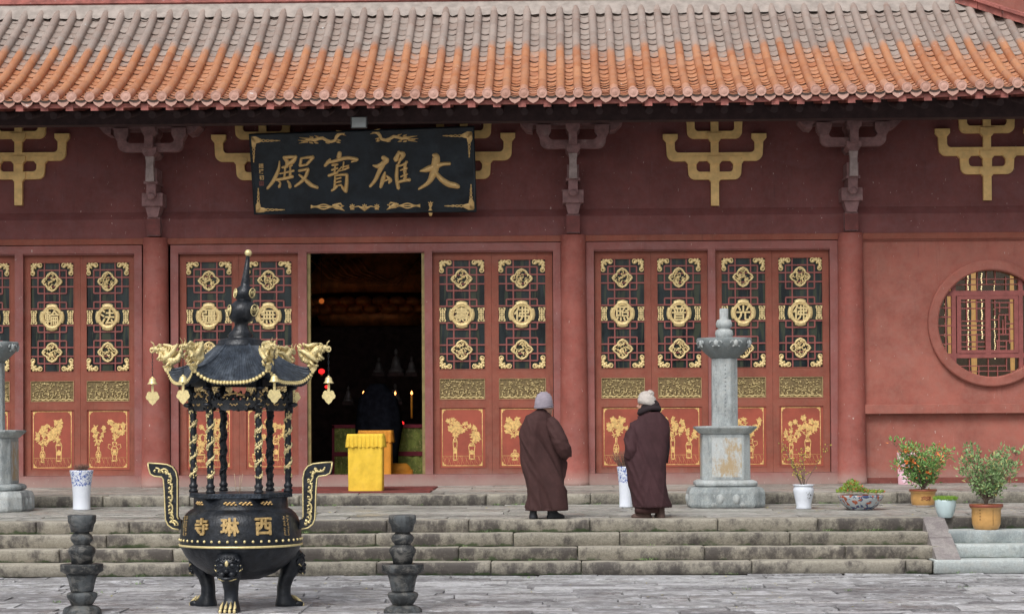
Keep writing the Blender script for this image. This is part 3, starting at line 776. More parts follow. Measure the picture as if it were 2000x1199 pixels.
def door_leaf(x0, x1, ch, seed, yofs=.055):
    d = empty('door', (x0+.0015, D_W+yofs, z_open_b+.001)); hp(d)
    sx = (x1-x0-.003)/LW; d.scale = (sx, 1, (z_open_t-z_open_b-.002)/LH)
    def part(nm, me, par=None):
        o = bpy.data.objects.new(nm, me); COL.objects.link(o); o.parent = d; return o
    part('door_frame', T['frame']); part('lattice', T['lattice']); part('pane', T['pane']); part('panel', T['panel'])
    part('medallion', T['medallion']); part('character', char_mesh(ch))
    for r in ('rosette_a', 'rosette_b'): part('rosette', T[r]); part('rosette_carving', T[r+'_in%d' % ((seed+(r > 'rosette_a')) % 4)])
    for i in range(4): part('corner_bat', T['bat%d' % i])
    part('longevity_ornament', T['shou0']); part('longevity_ornament', T['shou1']); part('carved_relief', T['carved%d' % (seed % 4)]); part('carved_frame', T['carved_frame']); part('carved_ground', T['carved_back'])
    m = flowers(seed); o = m.build('flower_painting', 'gold_flat'); o.parent = d
XS = lambda *a: [X(v) for v in a]
for a, b, ch, sd_ in ((1162, 1272.5, '照', 3), (1272.5, 1383.5, '普', 4), (1398, 1509.5, '光', 5), (1509.5, 1621, '佛', 6), (845, 960.5, '壽', 7), (960.5, 1080, '佛', 8), (350, 466, '疆', 9), (466, 583, '無', 10), (46, 155.5, '輪', 11), (155.5, 264, '法', 12), (-79, 30, '常', 13)):
    door_leaf(X(a), X(b), ch, sd_)
door_leaf(cols[0]+.2+15/PXM, X(-79), '轉', 14)
# gilt jambs of the open doorway
for xa, xb in ((600, 606.5), (824, 830)): m = MB(); m.box(X(xa), X(xb), D_W+.02, D_W+.12, z_open_b, z_open_t); hp(m.build('gilt_jamb', 'jamb_olive'))
# ------ right wall with the moon window
wx0, wx1 = X(1684), xend+3; zs_t, zs_b = Z(789.5, 1800), Z(807.5, 1800)
wc = P(1936, 631.5, D_W); RO, RI = 123/PXM, 103.5/PXM
m = MB(); yw = D_W+.02
def plate_hole(m, x0, x1, z0, z1, c, r, y, n=64):
    vo = [m.v((x, y, z)) for x, z in ((x0, z0), (x1, z0), (x1, z1), (x0, z1))]
    vi = [m.v((c.x+r*math.cos(2*PI*i/n), y, c.z+r*math.sin(2*PI*i/n))) for i in range(n)]
    ed = [m.bm.edges.new((vo[i], vo[(i+1) % 4])) for i in range(4)]+[m.bm.edges.new((vi[i], vi[(i+1) % n])) for i in range(n)]
    g_ = bmesh.ops.triangle_fill(m.bm, use_beauty=True, edges=ed)
plate_hole(m, wx0, wx1, zs_b-.02, z_l1+.12, wc, RO-.06, yw)
m.box(wx0, wx1, D_W+.03, D_W+.25, zbt, zs_b); 
hp(m.build('side_wall', 'red_plaster'))
m = MB(); m.box(wx0+.05, wx1, D_W+.0, D_W+.028, Z(948, 1800), Z(932, 1800)); hp(m.build('base_tiles', 'base_tile'))
m = MB(); m.bbox(X(1678), wx1, D_W-.10, D_W+.1, zs_b, zs_t, .006); m.box(wx0-.0, wx1, D_W-.012, D_W+.02, z_l1-.12, z_l1-.002); hp(m.build('sill_band', 'red_plaster'))
win = empty('round_window', (wc.x, D_W, wc.z)); hp(win)
m = MB(); n = 96; A = [2*PI*i/n for i in range(n)]
secs = [(RO, .05), (RO, -.05), (RO-.02, -.065), (RI+.02, -.065), (RI, -.05), (RI, .16)]
rows = [[m.v((r*math.cos(a), y, r*math.sin(a))) for a in A] for r, y in secs]
for k in range(len(rows)-1):
    for i in range(n): m._f([rows[k][i], rows[k][(i+1) % n], rows[k+1][(i+1) % n], rows[k+1][i]])
m.build('ring', 'red_plaster', win)
m = MB(); k_ = 1/3.156/PXM
def wl(u, v): return ((u/3.156+1640-1936)/PXM, (631.5-(v/3.156+480))/PXM)
def wb(u0, v0, u1, v1, t=4.2, y0=.05, y1=.08):
    (a, b), (c, d) = wl(u0, v0), wl(u1, v1); h = t/3.156/PXM
    r = RI+.01
    for p_ in (0,):
        if u0 == u1:
            lim = math.sqrt(max(0, r*r-a*a)); z0, z1 = max(-lim, min(b, d)), min(lim, max(b, d))
            if z1 > z0: m.box(a-h, a+h, y0, y1, z0, z1)
        else:
            lim = math.sqrt(max(0, r*r-b*b)); x0, x1 = max(-lim, min(a, c)), min(lim, max(a, c))
            if x1 > x0: m.box(x0, x1, y0+.001, y1-.001, b-h, b+h)
for a in ((600, 292, 1300, 292, 11), (600, 675, 1300, 675, 10), (708, 0, 708, 1300, 9), (1118, 0, 1118, 1300, 9), (918, 292, 918, 675, 11), (740, 310, 740, 660, 9), (1090, 310, 1090, 660, 9), (740, 318, 1100, 318, 8), (740, 652, 1100, 652, 8)): wb(*a[:4], a[4]*1.45, y0=.03, y1=.10)
for v in (380, 436, 490, 547, 602): wb(600, v, 708, v)
wb(660, 250, 660, 660)
for v in (345, 385, 462, 490, 517, 547, 590, 620): wb(755, v, 900, v, 3.6)
for u in (790, 850): wb(u, 325, u, 470, 3.6); wb(u, 540, u, 650, 3.6)
for u, a, b in ((962, 325, 430), (1050, 345, 460), (990, 345, 410), (1025, 430, 545), (985, 430, 640), (1050, 500, 600), (975, 580, 645), (1030, 580, 645), (1010, 455, 545)): wb(u, a, u, b, 3.8)
for v, a, b in ((350, 940, 1075), (380, 965, 1050), (425, 985, 1050), (455, 940, 985), (480, 1028, 1075), (512, 940, 1075), (545, 975, 1050), (585, 965, 1075), (620, 975, 1030)): wb(a, v, b, v, 3.8)
for u, a, b in ((855, 150, 270), (912, 140, 240), (965, 140, 240), (790, 190, 280), (1030, 190, 280), (860, 740, 810), (918, 690, 810), (975, 740, 810), (1030, 690, 770), (803, 690, 770)): wb(u, a, u, b, 3)
for v, a, b in ((205, 700, 1200), (238, 700, 1200), (738, 720, 1030), (770, 860, 1140), (772, 800, 860)): wb(a, v, b, v, 3)
m.build('lattice', 'lattice_red', win)
# ------ brackets between columns: gilt-yellow relief trees
def cup(m, cx, zt_, w, h, y0, y1):
    m.prism([(cx-w/2, zt_), (cx+w/2, zt_), (cx+w/2, zt_-h*.55), (cx+w*.3, zt_-h), (cx-w*.3, zt_-h), (cx-w/2, zt_-h*.55)], y0, y1)
def arm(m, cx, x_half, zlo, zhi, ztip, tw, y0, y1):
    """horizontal arm with both ends swept upward"""
    r = (zhi-zlo)*.9
    for s in (-1, 1):
        xo = cx+s*x_half; pts = [(cx, zlo)]
        for i in range(7): a = i/6*PI/2; pts.append((xo-s*r+s*r*math.sin(a), zlo+r-r*math.cos(a)))
        pts += [(xo+s*.01, ztip), (xo-s*tw, ztip), (xo-s*tw*1.02, zhi+r*.55)]
        qf = r*.55
        for i in range(1, 6): a = i/5*PI/2; pts.append((xo-s*tw*1.02-s*qf*(1-math.cos(a)), zhi+qf-qf*math.sin(a)))
        pts.append((cx, zhi)); m.prism(pts, y0, y1)
bk = 1/3.3333
def yellow_bracket(cxp, up=0):
    cx = X(cxp, 320); m = MB(); k = bk/PXM; zz = lambda v: Z(160+v*bk+0, 1395)
    y1 = D_W+.065; W = lambda u: u*k
    m.box(cx-W(26), cx+W(26), D_W-.02, y1, zz(806), zz(630)); cup(m, cx, zz(595), W(96), W(55), D_W-.035, y1)
    arm(m, cx, W(172), zz(636), zz(586), zz(515), W(52), D_W-.01, y1)
    for s in (-1, 1): cup(m, cx+s*W(146), zz(487), W(92), W(50), D_W-.03, y1)
    m.box(cx-W(30), cx+W(30), D_W-.02, y1, zz(600), zz(500)); cup(m, cx, zz(487), W(98), W(50), D_W-.045, y1)
    arm(m, cx, W(312), zz(516), zz(461), zz(380), W(52), D_W-.015, y1)
    for s in (-1, 1): cup(m, cx+s*W(288), zz(340), W(96), W(52), D_W-.03, y1)
    m.box(cx-W(25), cx+W(25), D_W-.02, y1, zz(470), zz(370)); cup(m, cx, zz(335), W(96), W(55), D_W-.045, y1)
    arm(m, cx, W(178), zz(370), zz(322), zz(235), W(48), D_W-.015, y1)
    m.box(cx-W(25), cx+W(25), D_W-.02, y1, zz(345), zz(220))
    for v in m.bm.verts: v.co.z += up
    o = m.build('wall_bracket', 'bracket_yellow'); hp(o); return o
for c, up in ((36, .09), (513, .05), (906, .04), (1396, 0), (1928, .05)): yellow_bracket(c, up)
def column_bracket(cx):
    m = MB(); k = bk/PXM; zz = lambda v: Z(160+v*bk, 1117); W = lambda u: u*k
    f0 = D_W-.30
    m.box(cx-W(42), cx+W(42), f0+.10, D_W+.1, zz(990), zz(870)); 
    m.prism([(cx-W(32), zz(870)), (cx+W(32), zz(870)), (cx+W(50), zz(800)), (cx-W(50), zz(800))], f0+.05, D_W+.1)
    m.bbox(cx-W(68), cx+W(68), f0, D_W+.1, zz(800), zz(715), .008)
    m.box(cx-W(30), cx+W(30), f0-.1, D_W+.1, zz(745), zz(655)); m.blob((cx, f0-.1, zz(740)), (W(28), .03, W(24)), 2)
    m.box(cx-W(46), cx+W(46), f0-.12, D_W+.1, zz(661), zz(645)); m.box(cx-W(38), cx+W(38), f0-.1, D_W+.1, zz(645), zz(560))
    cup(m, cx, zz(430), W(94), W(60), f0-.25, D_W+.1)
    arm(m, cx, W(212), zz(457), zz(402), zz(355), W(56), f0-.15, f0-.03)
    for s in (-1, 1): cup(m, cx+s*W(187), zz(305), W(94), W(80), f0-.18, f0)
    m.box(cx-W(27), cx+W(27), f0-.3, D_W+.1, zz(440), zz(350)); cup(m, cx, zz(300), W(92), W(60), f0-.33, D_W)
    m.prism([(cx-W(345), zz(245)), (cx+W(325), zz(245)), (cx+W(320), zz(290)), (cx+W(275), zz(335)), (cx+W(240), zz(342)), (cx+W(235), zz(305)), (cx-W(255), zz(305)), (cx-W(260), zz(342)), (cx-W(300), zz(335)), (cx-W(340), zz(290))], f0-.12, D_W+.1)
    for v in m.bm.verts: v.co.z += 0
    o = m.build('column_bracket', 'bracket_dust'); hp(o)
    m = MB(); m.prism([(cx-W(27), zz(650)), (cx+W(27), zz(650)), (cx+W(23), zz(540)), (cx+W(30), zz(470)), (cx-W(30), zz(470)), (cx-W(23), zz(540))], f0-.2, f0-.1); p = m.build('bracket_tongue', 'bracket_pale'); hp(p)
    m = MB(); m.tone(); m.box(cx-W(43), cx+W(43), f0+.09, f0+.1, zz(985), zz(880)); p = m.build('bracket_block', 'dark_red'); hp(p)
for cx in cols: column_bracket(cx)
# ------------------------------------------------------------------ roof
D_E, D_R = 31.3, 35.0
XC = P(1898, 2, D_R).x          # where the hip leaves the wall
def lift(x): 
    t = max(0, x-2.2); return .0042*t*t*(1)+(.0012*max(0, x+8)*0)
prof_pts = [(0, 6.545), (.08, 6.63), (.16, 6.745), (.3, 6.97), (.45, 7.26), (.64, 7.66), (.82, 8.06), (1.0, 8.50)]
def prof(t):
    t = max(0, min(1.02, t))
    for (a, za), (b, zb_) in zip(prof_pts, prof_pts[1:]):
        if t <= b+1e-6 or b == 1.0: return za+(zb_-za)*(t-a)/(b-a)
def profs(t): return (prof(t-.06)+prof(t)*2+prof(t+.06))/4 if .06 < t < .94 else prof(t)
def RP(x, t, off=0):
    D = D_E+(D_R-D_E)*t
    z = profs(t)+lift(x)*(1-t)
    return Vector((x, D, z+off))
PITCH_T = 35.55/F*D_E
x_first = P(36, 187, D_E).x
ribs = [x_first+PITCH_T*i for i in range(-14, 80) if XL+1.2 < x_first+PITCH_T*i < XC+3.6]
roof = empty('roof', (0, D_E, 6.5)); hp(roof); RINV = Matrix.Translation(-Vector(roof.location))
def rp(o): o.parent = roof; o.matrix_parent_inverse = RINV; return o
rng = random.Random(3)
m = MB(); lip_shades = MB(); capsM = []; XCAP = []; XDRIP = []
SL = 4.15
for xi in ribs:
    tmax = 1.0 if xi < XC else max(.05, 1-(xi-XC)/(D_R-D_E))
    bt = .60+rng.uniform(-.05, .05); nt_ = 8; n_end = int(nt_*tmax+.5)
    ph = rng.uniform(0, 1)
    wob = rng.uniform(-.006, .006)
    ks = []; t = 0.0
    while t < tmax: ks.append(t); t += (1/nt_)*(1 if ks[1:] else .5+.6*ph)*rng.uniform(.93, 1.07)
    ks.append(tmax)
    for a, b in zip(ks, ks[1:]):
        mid = (a+b)/2; tn = rng.random(); gr = max(0, min(1, (mid-bt)/.05+.5)); pk = max(0, 1-mid/.10)*.75
        w2 = rng.uniform(-.004, .004)
        rows = []
        for s_, R in ((0, .0655), (.03, .0665), (.5, .0655), (1, .0645)):
            tt = a+(b-a)*s_; c = RP(xi+wob+w2, tt, .035)
            dv = (RP(xi, tt+.02)-RP(xi, tt-.02)).normalized(); nv = Vector((0, -dv.z, dv.y))
            rows.append([m.v(c+Vector((math.cos(an)*R, 0, 0))+nv*(math.sin(an)*R*1.0)) for an in [PI*(-.18+1.36*i/10) for i in range(11)]])
        for r in range(3):
            sg = (0, .03, .5, 1)
            G = [max(0, min(1, ((a+(b-a)*sg[r+e_])-bt)/.13+.5)) for e_ in (0, 1)]
            for i in range(10):
                f_ = m._f([rows[r][i], rows[r][i+1], rows[r+1][i+1], rows[r+1][i]], True)
                if f_:
                    for l_ in f_.loops: l_[m.lay] = (tn, G[0] if l_.vert in rows[r] else G[1], pk, 1)
        m._f(rows[0])
    XCAP.append((xi+wob, RP(xi+wob, 0, .035)))
# pans
hw = PITCH_T/2-.045
for xi in ribs:
    xm = xi+PITCH_T/2
    tmax = 1.0 if xm < XC else max(.05, 1-(xm-XC)/(D_R-D_E))
    t = -.012; bt = .50+rng.uniform(-.04, .04); dt = .058
    while t < tmax:
        dd = dt*rng.uniform(.85, 1.15)*(.42 if t < .08 else .62 if t < .2 else .8 if t < .5 else 1); tn = rng.random(); gr = max(0, min(1, (t-bt)/.22+.5+rng.uniform(-.15, .15))); m.t = (tn, gr, .25 if t < .12 else 0, 1)
        tilt = rng.uniform(-.008, .008); lipz = .020+rng.uniform(-.004, .012); rows = []
        for s_, of in ((0, lipz), (1.25, .0)):
            tt = t+dd*s_; c = RP(xm, tt, -.03+of)
            rows.append([m.v((xm+hw*1.15*u, c.y, c.z+.042*u*u+tilt*u+(.0))) for u in (-1, -.6, -.2, .2, .6, 1)])
        for i in range(5): m._f([rows[0][i], rows[0][i+1], rows[1][i+1], rows[1][i]], True)
        lo = [m.v((v_.co.x, v_.co.y+.002, v_.co.z-.009)) for v_ in rows[0]]
        ja = [lip_shades.v((v_.co.x, v_.co.y+.012, v_.co.z-.006)) for v_ in rows[0]]; jb = [lip_shades.v((v_.co.x, v_.co.y+.008, v_.co.z-.040)) for v_ in rows[0]]
        for i in range(5): lip_shades._f([ja[i], jb[i], jb[i+1], ja[i+1]])  # dark strip below each pan lip stands in for the shadow there
        for i in range(5): m._f([rows[0][i], lo[i], lo[i+1], rows[0][i+1]])
        t += dd
    XDRIP.append((xm, RP(xm, 0, 0)))
capv = []; dripv = []
for k in range(6):
    caps = MB(); caps.tone(k/5, .2, .85)
    def ringv(R, y): return [caps.v((R*math.cos(2*PI*i/24), y, R*math.sin(2*PI*i/24))) for i in range(24)]
    y = -.045; rs = [ringv(.074, y+.06), ringv(.077, y), ringv(.070, y-.006), ringv(.062, y), ringv(.040, y-.001), ringv(.034, y-.006), ringv(.018, y-.004), ringv(.004, y-.009)]
    for p_, q_ in zip(rs, rs[1:]):
        for i in range(24): caps._f([p_[i], p_[(i+1) % 24], q_[(i+1) % 24], q_[i]], True)
    caps._f(rs[0]); o = caps.build('tile_end_cap', 'roof_tile'); capv.append(o.data); bpy.data.objects.remove(o)
    drips = MB(); drips.tone(k/5, .2, 1)
    W2 = .088; pts = [(-W2, .030), (-W2*.97, -.008), (-W2*.80, -.035), (-W2*.45, -.060), (-W2*.2, -.070), (0, -.083), (W2*.2, -.070), (W2*.45, -.060), (W2*.80, -.035), (W2*.97, -.008), (W2, .030), (W2*.5, .006), (0, -.002), (-W2*.5, .006)]
    drips.prism(pts, -.030, -.008); o = drips.build('drip_tile', 'roof_tile'); dripv.append(o.data); bpy.data.objects.remove(o)
def put(nm, me, loc, par, inv=None):
    o = bpy.data.objects.new(nm, me); COL.objects.link(o); o.location = loc; o.parent = par
    if inv: o.matrix_parent_inverse = inv
    return o
for xx, c_ in XCAP: put('tile_end_cap', rng.choice(capv), c_, roof, RINV).rotation_euler.y = rng.uniform(-1, 1)
for xx, c_ in XDRIP: o = put('drip_tile', rng.choice(dripv), c_+Vector((0, 0, -.03+rng.uniform(-.004, .004))), roof, RINV); o.rotation_euler.y = rng.uniform(-.06, .06)
# backing under the tiles and hip ridge
back = MB(); back.tone(.1, .9, 0); N = 24
for k in range(N):
    t0, t1 = k/N, (k+1)/N
    xs = [XL, -6, 0, 3, 5, 6.5, 8, XC+3.7]
    for xa, xb in zip(xs, xs[1:]):
        def lim(x, t): return min(x, XC+(1-t)*(D_R-D_E)) if x > XC else x
        P4 = [RP(lim(xa, t0), t0, -.05), RP(lim(xb, t0), t0, -.05), RP(lim(xb, t1), t1, -.05), RP(lim(xa, t1), t1, -.05)]
        back.quad(*P4)
rp(m.build('tile_field', 'roof_tile', fix=False)); rp(lip_shades.build('tile_lip_shade', 'lip_shade_dark', fix=False)); rp(back.build('roof_bed', 'roof_tile', fix=False))
m = MB()
m.tone(.5); a, b = RP(XC-.2, 1.02, .05), RP(XC+3.7, 0, .06)
for k in range(12):
    p, q2 = a.lerp(b, k/12), a.lerp(b, (k+.97)/12)
    pr = lambda P_: RP(P_.x, max(0, min(1, (P_.y-D_E)/(D_R-D_E))), .05)
    A1, B1 = pr(p), pr(q2); sdv = Vector((.09, .09, 0)); h = Vector((0, 0, .17))
    for of, hh, sc_ in ((0, .12, 1.0), (.12, .05, 1.45)):
        vs = [m.v(P_+s_*sdv*sc_+Vector((0, 0, z_))) for P_ in (A1, B1) for s_ in (-1, 1) for z_ in (of, of+hh)]
        for f in ((0, 1, 3, 2), (4, 6, 7, 5), (0, 4, 5, 1), (2, 3, 7, 6), (0, 2, 6, 4), (1, 5, 7, 3)): m._f([vs[i] for i in f])
rp(m.build('hip_ridge', 'rafter_red'))
# mortar strip, ridge band and the upper storey wall
m = MB(); zr = RP(0, 1).z
z_m = RP(0, .945).z+.085; rgm = random.Random(4); xs_ = [XL+.1*k for k in range(int((XC-XL)/.1)+1)]
lo_ = [m.v((x, D_R-.2+.02*math.sin(x*7), z_m-.012*rgm.random()+.02*math.cos((x-x_first)/PITCH_T*2*PI)-.03)) for x in xs_]; mi_ = [m.v((x, D_R-.1, z_m+.075)) for x in xs_]; hi_ = [m.v((x, D_R+.06, zr+.19)) for x in xs_]
for A_, B_ in ((lo_, mi_), (mi_, hi_)):
    for k in range(len(xs_)-1): m._f([A_[k], A_[k+1], B_[k+1], B_[k]], True)
rp(m.build('mortar_strip', 'mortar', fix=False))
m = MB(); m.box(XL, XC, D_R+.05, D_R+.3, zr+.12, zr+.195); m.box(XL, XC, D_R+.02, D_R+.3, zr+.198, zr+.225); m.box(XL, XC, D_R+.06, D_R+.3, zr+.228, zr+.34)
rp(m.build('ridge_band', 'rafter_red'))
m = MB(); m.box(XL, xend+8, D_R+.25, D_R+.5, zr-2.3, zr+1.6); hp(m.build('upper_storey_wall', 'red_plaster'))
# rafters, fascia, soffit
RS = 49.2/F*31.5; xr0 = P(922, 203, 31.5).x
i0 = -26
for i in range(-30, 32):
    xx = xr0+RS*i
    if xx < XL+1 or xx > XC+2.6: continue
    e = RP(xx, .02); zc = e.z-.135
    m = MB(); m.tone(); 
    v = m.box(xx-.055, xx+.055, D_E+.02, D_E+1.1, zc-.045, zc+.045)
    for q_ in v:
        if q_.co.y > D_E+.5: q_.co.z += .16
    rp(m.build('flying_rafter', 'rafter_red'))
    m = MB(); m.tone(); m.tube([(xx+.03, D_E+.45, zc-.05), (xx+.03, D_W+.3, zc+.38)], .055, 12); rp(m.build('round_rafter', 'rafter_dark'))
m = MB(); xs = [XL, -6, 0, 2.2, 3.5, 5, 6.5, 8, XC+3.6]
for xa, xb in zip(xs, xs[1:]):
    za, zb_ = RP(xa, 0).z, RP(xb, 0).z
    for y0, y1, l0, l1 in ((D_E+.03, D_E+.09, -.112, -.05),):
        vs = [m.v((x, y, z+l)) for x, z in ((xa, za), (xb, zb_)) for y in (y0, y1) for l in (l0, l1)]
        for f in ((0, 1, 3, 2), (4, 6, 7, 5), (0, 4, 5, 1), (2, 3, 7, 6), (0, 2, 6, 4), (1, 5, 7, 3)): m._f([vs[i] for i in f])
rp(m.build('fascia', 'rafter_red'))
m = MB(); 
for xa, xb in zip(xs, xs[1:]):
    za, zb_ = RP(xa, 0).z, RP(xb, 0).z
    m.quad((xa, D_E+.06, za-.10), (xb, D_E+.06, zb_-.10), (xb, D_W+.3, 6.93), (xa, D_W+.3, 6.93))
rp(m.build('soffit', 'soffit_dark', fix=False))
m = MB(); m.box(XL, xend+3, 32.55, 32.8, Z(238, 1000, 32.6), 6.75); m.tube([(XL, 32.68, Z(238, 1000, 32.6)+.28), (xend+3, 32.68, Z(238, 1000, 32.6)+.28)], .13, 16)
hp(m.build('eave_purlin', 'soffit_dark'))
# ------------------------------------------------------------------ inside
m = MB(); m.box(XL, xend+3, D_W+.9+9, D_W+10, .7, 7.2); m.box(XL, xend+3, D_W+.3, D_W+10, 7.0, 7.2); m.box(XL, XL+.1, D_W+.3, D_W+10, .7, 7.2); m.box(xend+2.9, xend+3, D_W+.3, D_W+10, .7, 7.2)
m.box(X(1640)-.05, X(1640)+.05, D_W+.3, D_W+10, .7, 7.0)
hp(m.build('interior_wall', 'hall_dark'))
m = MB(); m.box(XL+.1, xend+2.9, D_W+.17, D_W+10, .72, .83); hp(m.build('hall_floor', 'hall_floor'))
m = MB(); m.box(X(1645), xend+2.8, D_W+2.2, D_W+2.3, .83, 6.9); hp(m.build('side_room_wall', 'room_glow'))
m = MB(); m.lathe([(.01, 0), (RI+.01, 0)], 64, cap=False)
for v in m.bm.verts: v.co = Vector((v.co.x, .10, v.co.y))
m.build('pane', 'thin_glass', win)
# ------------------------------------------------------------------ plaque
tl, tr, br, bl = P(487, 263.5, 32.72), P(925.5, 248, 32.72), P(930, 413.5, 33.12), P(497, 418.5, 33.12)
O = (tl+tr+bl+br)/4; ax = ((tr+br)-(tl+bl)).normalized(); az0 = ((tl+tr)-(bl+br)).normalized(); ay = az0.cross(ax).normalized()*1.0
if ay.y < 0: ay = -ay
az = ax.cross(ay).normalized(); az = -az if az.z < 0 else az
pq_ = empty('name_plaque', O, 'black wooden name plaque with four big gilt characters, leaning forward over the open doorway', 'plaque')
pq_.matrix_world = Matrix(((ax.x, ay.x, az.x, O.x), (ax.y, ay.y, az.y, O.y), (ax.z, ay.z, az.z, O.z), (0, 0, 0, 1)))
PMI = pq_.matrix_world.inverted()
def PL(px, py):
    a = P(px, py, 32); d = (a-CAM).normalized(); t = (O-CAM).dot(ay)/d.dot(ay); v = PMI @ (CAM+d*t); return (v.x, v.z)
cs = [PL(487, 263.5), PL(925.5, 248), PL(930, 413.5), PL(497, 418.5)]
m = MB(); m.prism(cs, 0, .06); m.build('board', 'board_blue', pq_)
m = MB(); n = 4
ins = [(x*.985, z*.96) for x, z in cs]; m.ring([(x*1.004, z*1.01) for x, z in cs], ins, -.012, .05); m.build('board_edge', 'board_blue', pq_)
KP = 32.9/F
CH = {
 'A': [[(385, 465, 14), (450, 462, 17), (532, 455, 13)], [(532, 455, 14), (490, 515, 22), (430, 545, 20)], [(388, 475, 12), (428, 520, 22), (415, 572, 18), (368, 583, 11)],
  [(335, 510, 7), (325, 600, 15), (290, 690, 19), (250, 760, 17), (195, 827, 13)], [(405, 560, 9), (392, 700, 12)], [(458, 570, 12), (484, 558, 9)], [(458, 565, 8), (462, 610, 11), (460, 695, 15)],
  [(340, 655, 8), (420, 640, 10), (500, 622, 13)], [(300, 728, 14), (400, 712, 16), (490, 690, 16)], [(325, 745, 9), (345, 765, 9), (332, 808, 15)], [(430, 742, 9), (452, 775, 14), (458, 812, 17)],
  [(590, 475, 13), (578, 560, 17)], [(590, 476, 11), (660, 466, 14), (728, 462, 18)], [(728, 468, 15), (655, 548, 15)], [(588, 562, 13), (655, 550, 12)],
  [(565, 622, 14), (620, 612, 13), (672, 602, 15)], [(672, 605, 16), (640, 690, 17), (590, 750, 16), (520, 802, 12)], [(565, 668, 9), (625, 715, 17), (700, 785, 21), (780, 818, 15)]],
 'B': [[(1040, 412, 20), (1030, 465, 24)], [(928, 485, 10), (905, 520, 18), (868, 562, 14)], [(915, 525, 13), (1000, 503, 17), (1130, 472, 18), (1245, 490, 18)], [(1235, 500, 14), (1180, 518, 8)],
  [(955, 556, 13), (1015, 548, 12)], [(950, 612, 11), (1015, 592, 11)], [(915, 678, 16), (1012, 645, 13)], [(988, 555, 9), (980, 660, 11)], [(1088, 520, 8), (1078, 600, 10)], [(1065, 575, 7), (1010, 638, 8)],
  [(1075, 578, 8), (1145, 560, 9)], [(1085, 610, 9), (1145, 585, 12)], [(1030, 625, 7), (1110, 605, 9)], [(988, 678, 10), (980, 820, 14)], [(988, 680, 9), (1060, 668, 12), (1125, 668, 16)], [(1125, 668, 16), (1122, 760, 18), (1112, 848, 20)],
  [(1000, 718, 9), (1055, 703, 10)], [(1000, 758, 9), (1055, 745, 10)], [(1000, 798, 9), (1058, 787, 10)], [(1010, 800, 12), (985, 830, 13), (950, 852, 12)], [(1062, 795, 10), (1085, 835, 15), (1115, 862, 19)]],
 'C': [[(290, 468, 24), (335, 500, 26)], [(172, 560, 8), (240, 568, 24), (335, 508, 22)], [(295, 530, 26), (240, 640, 21), (195, 735, 18), (138, 803, 14)], [(312, 640, 10), (290, 715, 22), (262, 812, 15)], [(330, 680, 9), (372, 730, 20), (360, 762, 12)], [(300, 745, 8), (350, 722, 10)],
  [(478, 398, 14), (440, 490, 28)], [(478, 410, 14), (525, 432, 24), (480, 510, 12)], [(500, 470, 12), (462, 560, 13)], [(455, 555, 14), (448, 700, 19), (468, 825, 18)], [(470, 568, 10), (530, 548, 12), (568, 518, 14)], [(562, 512, 10), (545, 580, 17), (545, 640, 18)], [(495, 615, 8), (565, 590, 15)],
  [(540, 640, 14), (552, 700, 16)], [(498, 690, 9), (572, 660, 11)], [(465, 755, 15), (540, 735, 16), (600, 728, 18)], [(545, 690, 12), (530, 740, 12)],
  [(724, 625, 8), (800, 608, 28), (900, 572, 30), (980, 545, 20), (1070, 538, 17)], [(880, 438, 18), (910, 462, 36), (900, 560, 40), (880, 650, 36), (820, 760, 22), (710, 833, 12)], [(905, 640, 18), (965, 715, 26), (1050, 775, 30), (1130, 795, 28), (1170, 808, 22)]]}
m = MB(); rr2 = random.Random(2)
def densify(p):
    """Catmull-Rom through the points, with rounded ends"""
    P2 = [p[0]]+p+[p[-1]]; out = []
    for i in range(1, len(P2)-2):
        for s in range(5):
            t = s/5; a, b, c, d = P2[i-1:i+3]
            out.append(tuple(.5*((2*b[j])+(-a[j]+c[j])*t+(2*a[j]-5*b[j]+4*c[j]-d[j])*t*t+(-a[j]+3*b[j]-3*c[j]+d[j])*t**3) for j in range(3)))
    out.append(p[-1])
    def cap(p0, p1):
        dx, dz = p0[0]-p1[0], p0[1]-p1[1]; l = math.hypot(dx, dz) or 1
        return [(p0[0]+dx/l*p0[2]*f, p0[1]+dz/l*p0[2]*f, p0[2]*g) for f, g in ((.9, .35), (.5, .8))]
    return cap(out[0], out[1])+out+cap(out[-1], out[-2])[::-1]
for key, ox in (('A', 490), ('B', 490), ('C', 700)):
    for i, s_ in enumerate(CH[key]):
        pts = []
        for a, b, h in densify(s_): x, z = PL(ox+a/5.996, 230+b/5.996); pts.append((x, z, h/5.996*KP*1.22))
        if key == 'C' and i == 16: m.build('gilt_character', 'gold_plaque', pq_); m = MB()
        stroke(m, pts, -.002, .022+.0006*i)
    m.build('gilt_character', 'gold_plaque', pq_); m = MB()
m = MB()
def ps(pts, th=.008, s=1): stroke(m, [(*PL(a, b), h*KP*s) for a, b, h in pts], -.002, th)
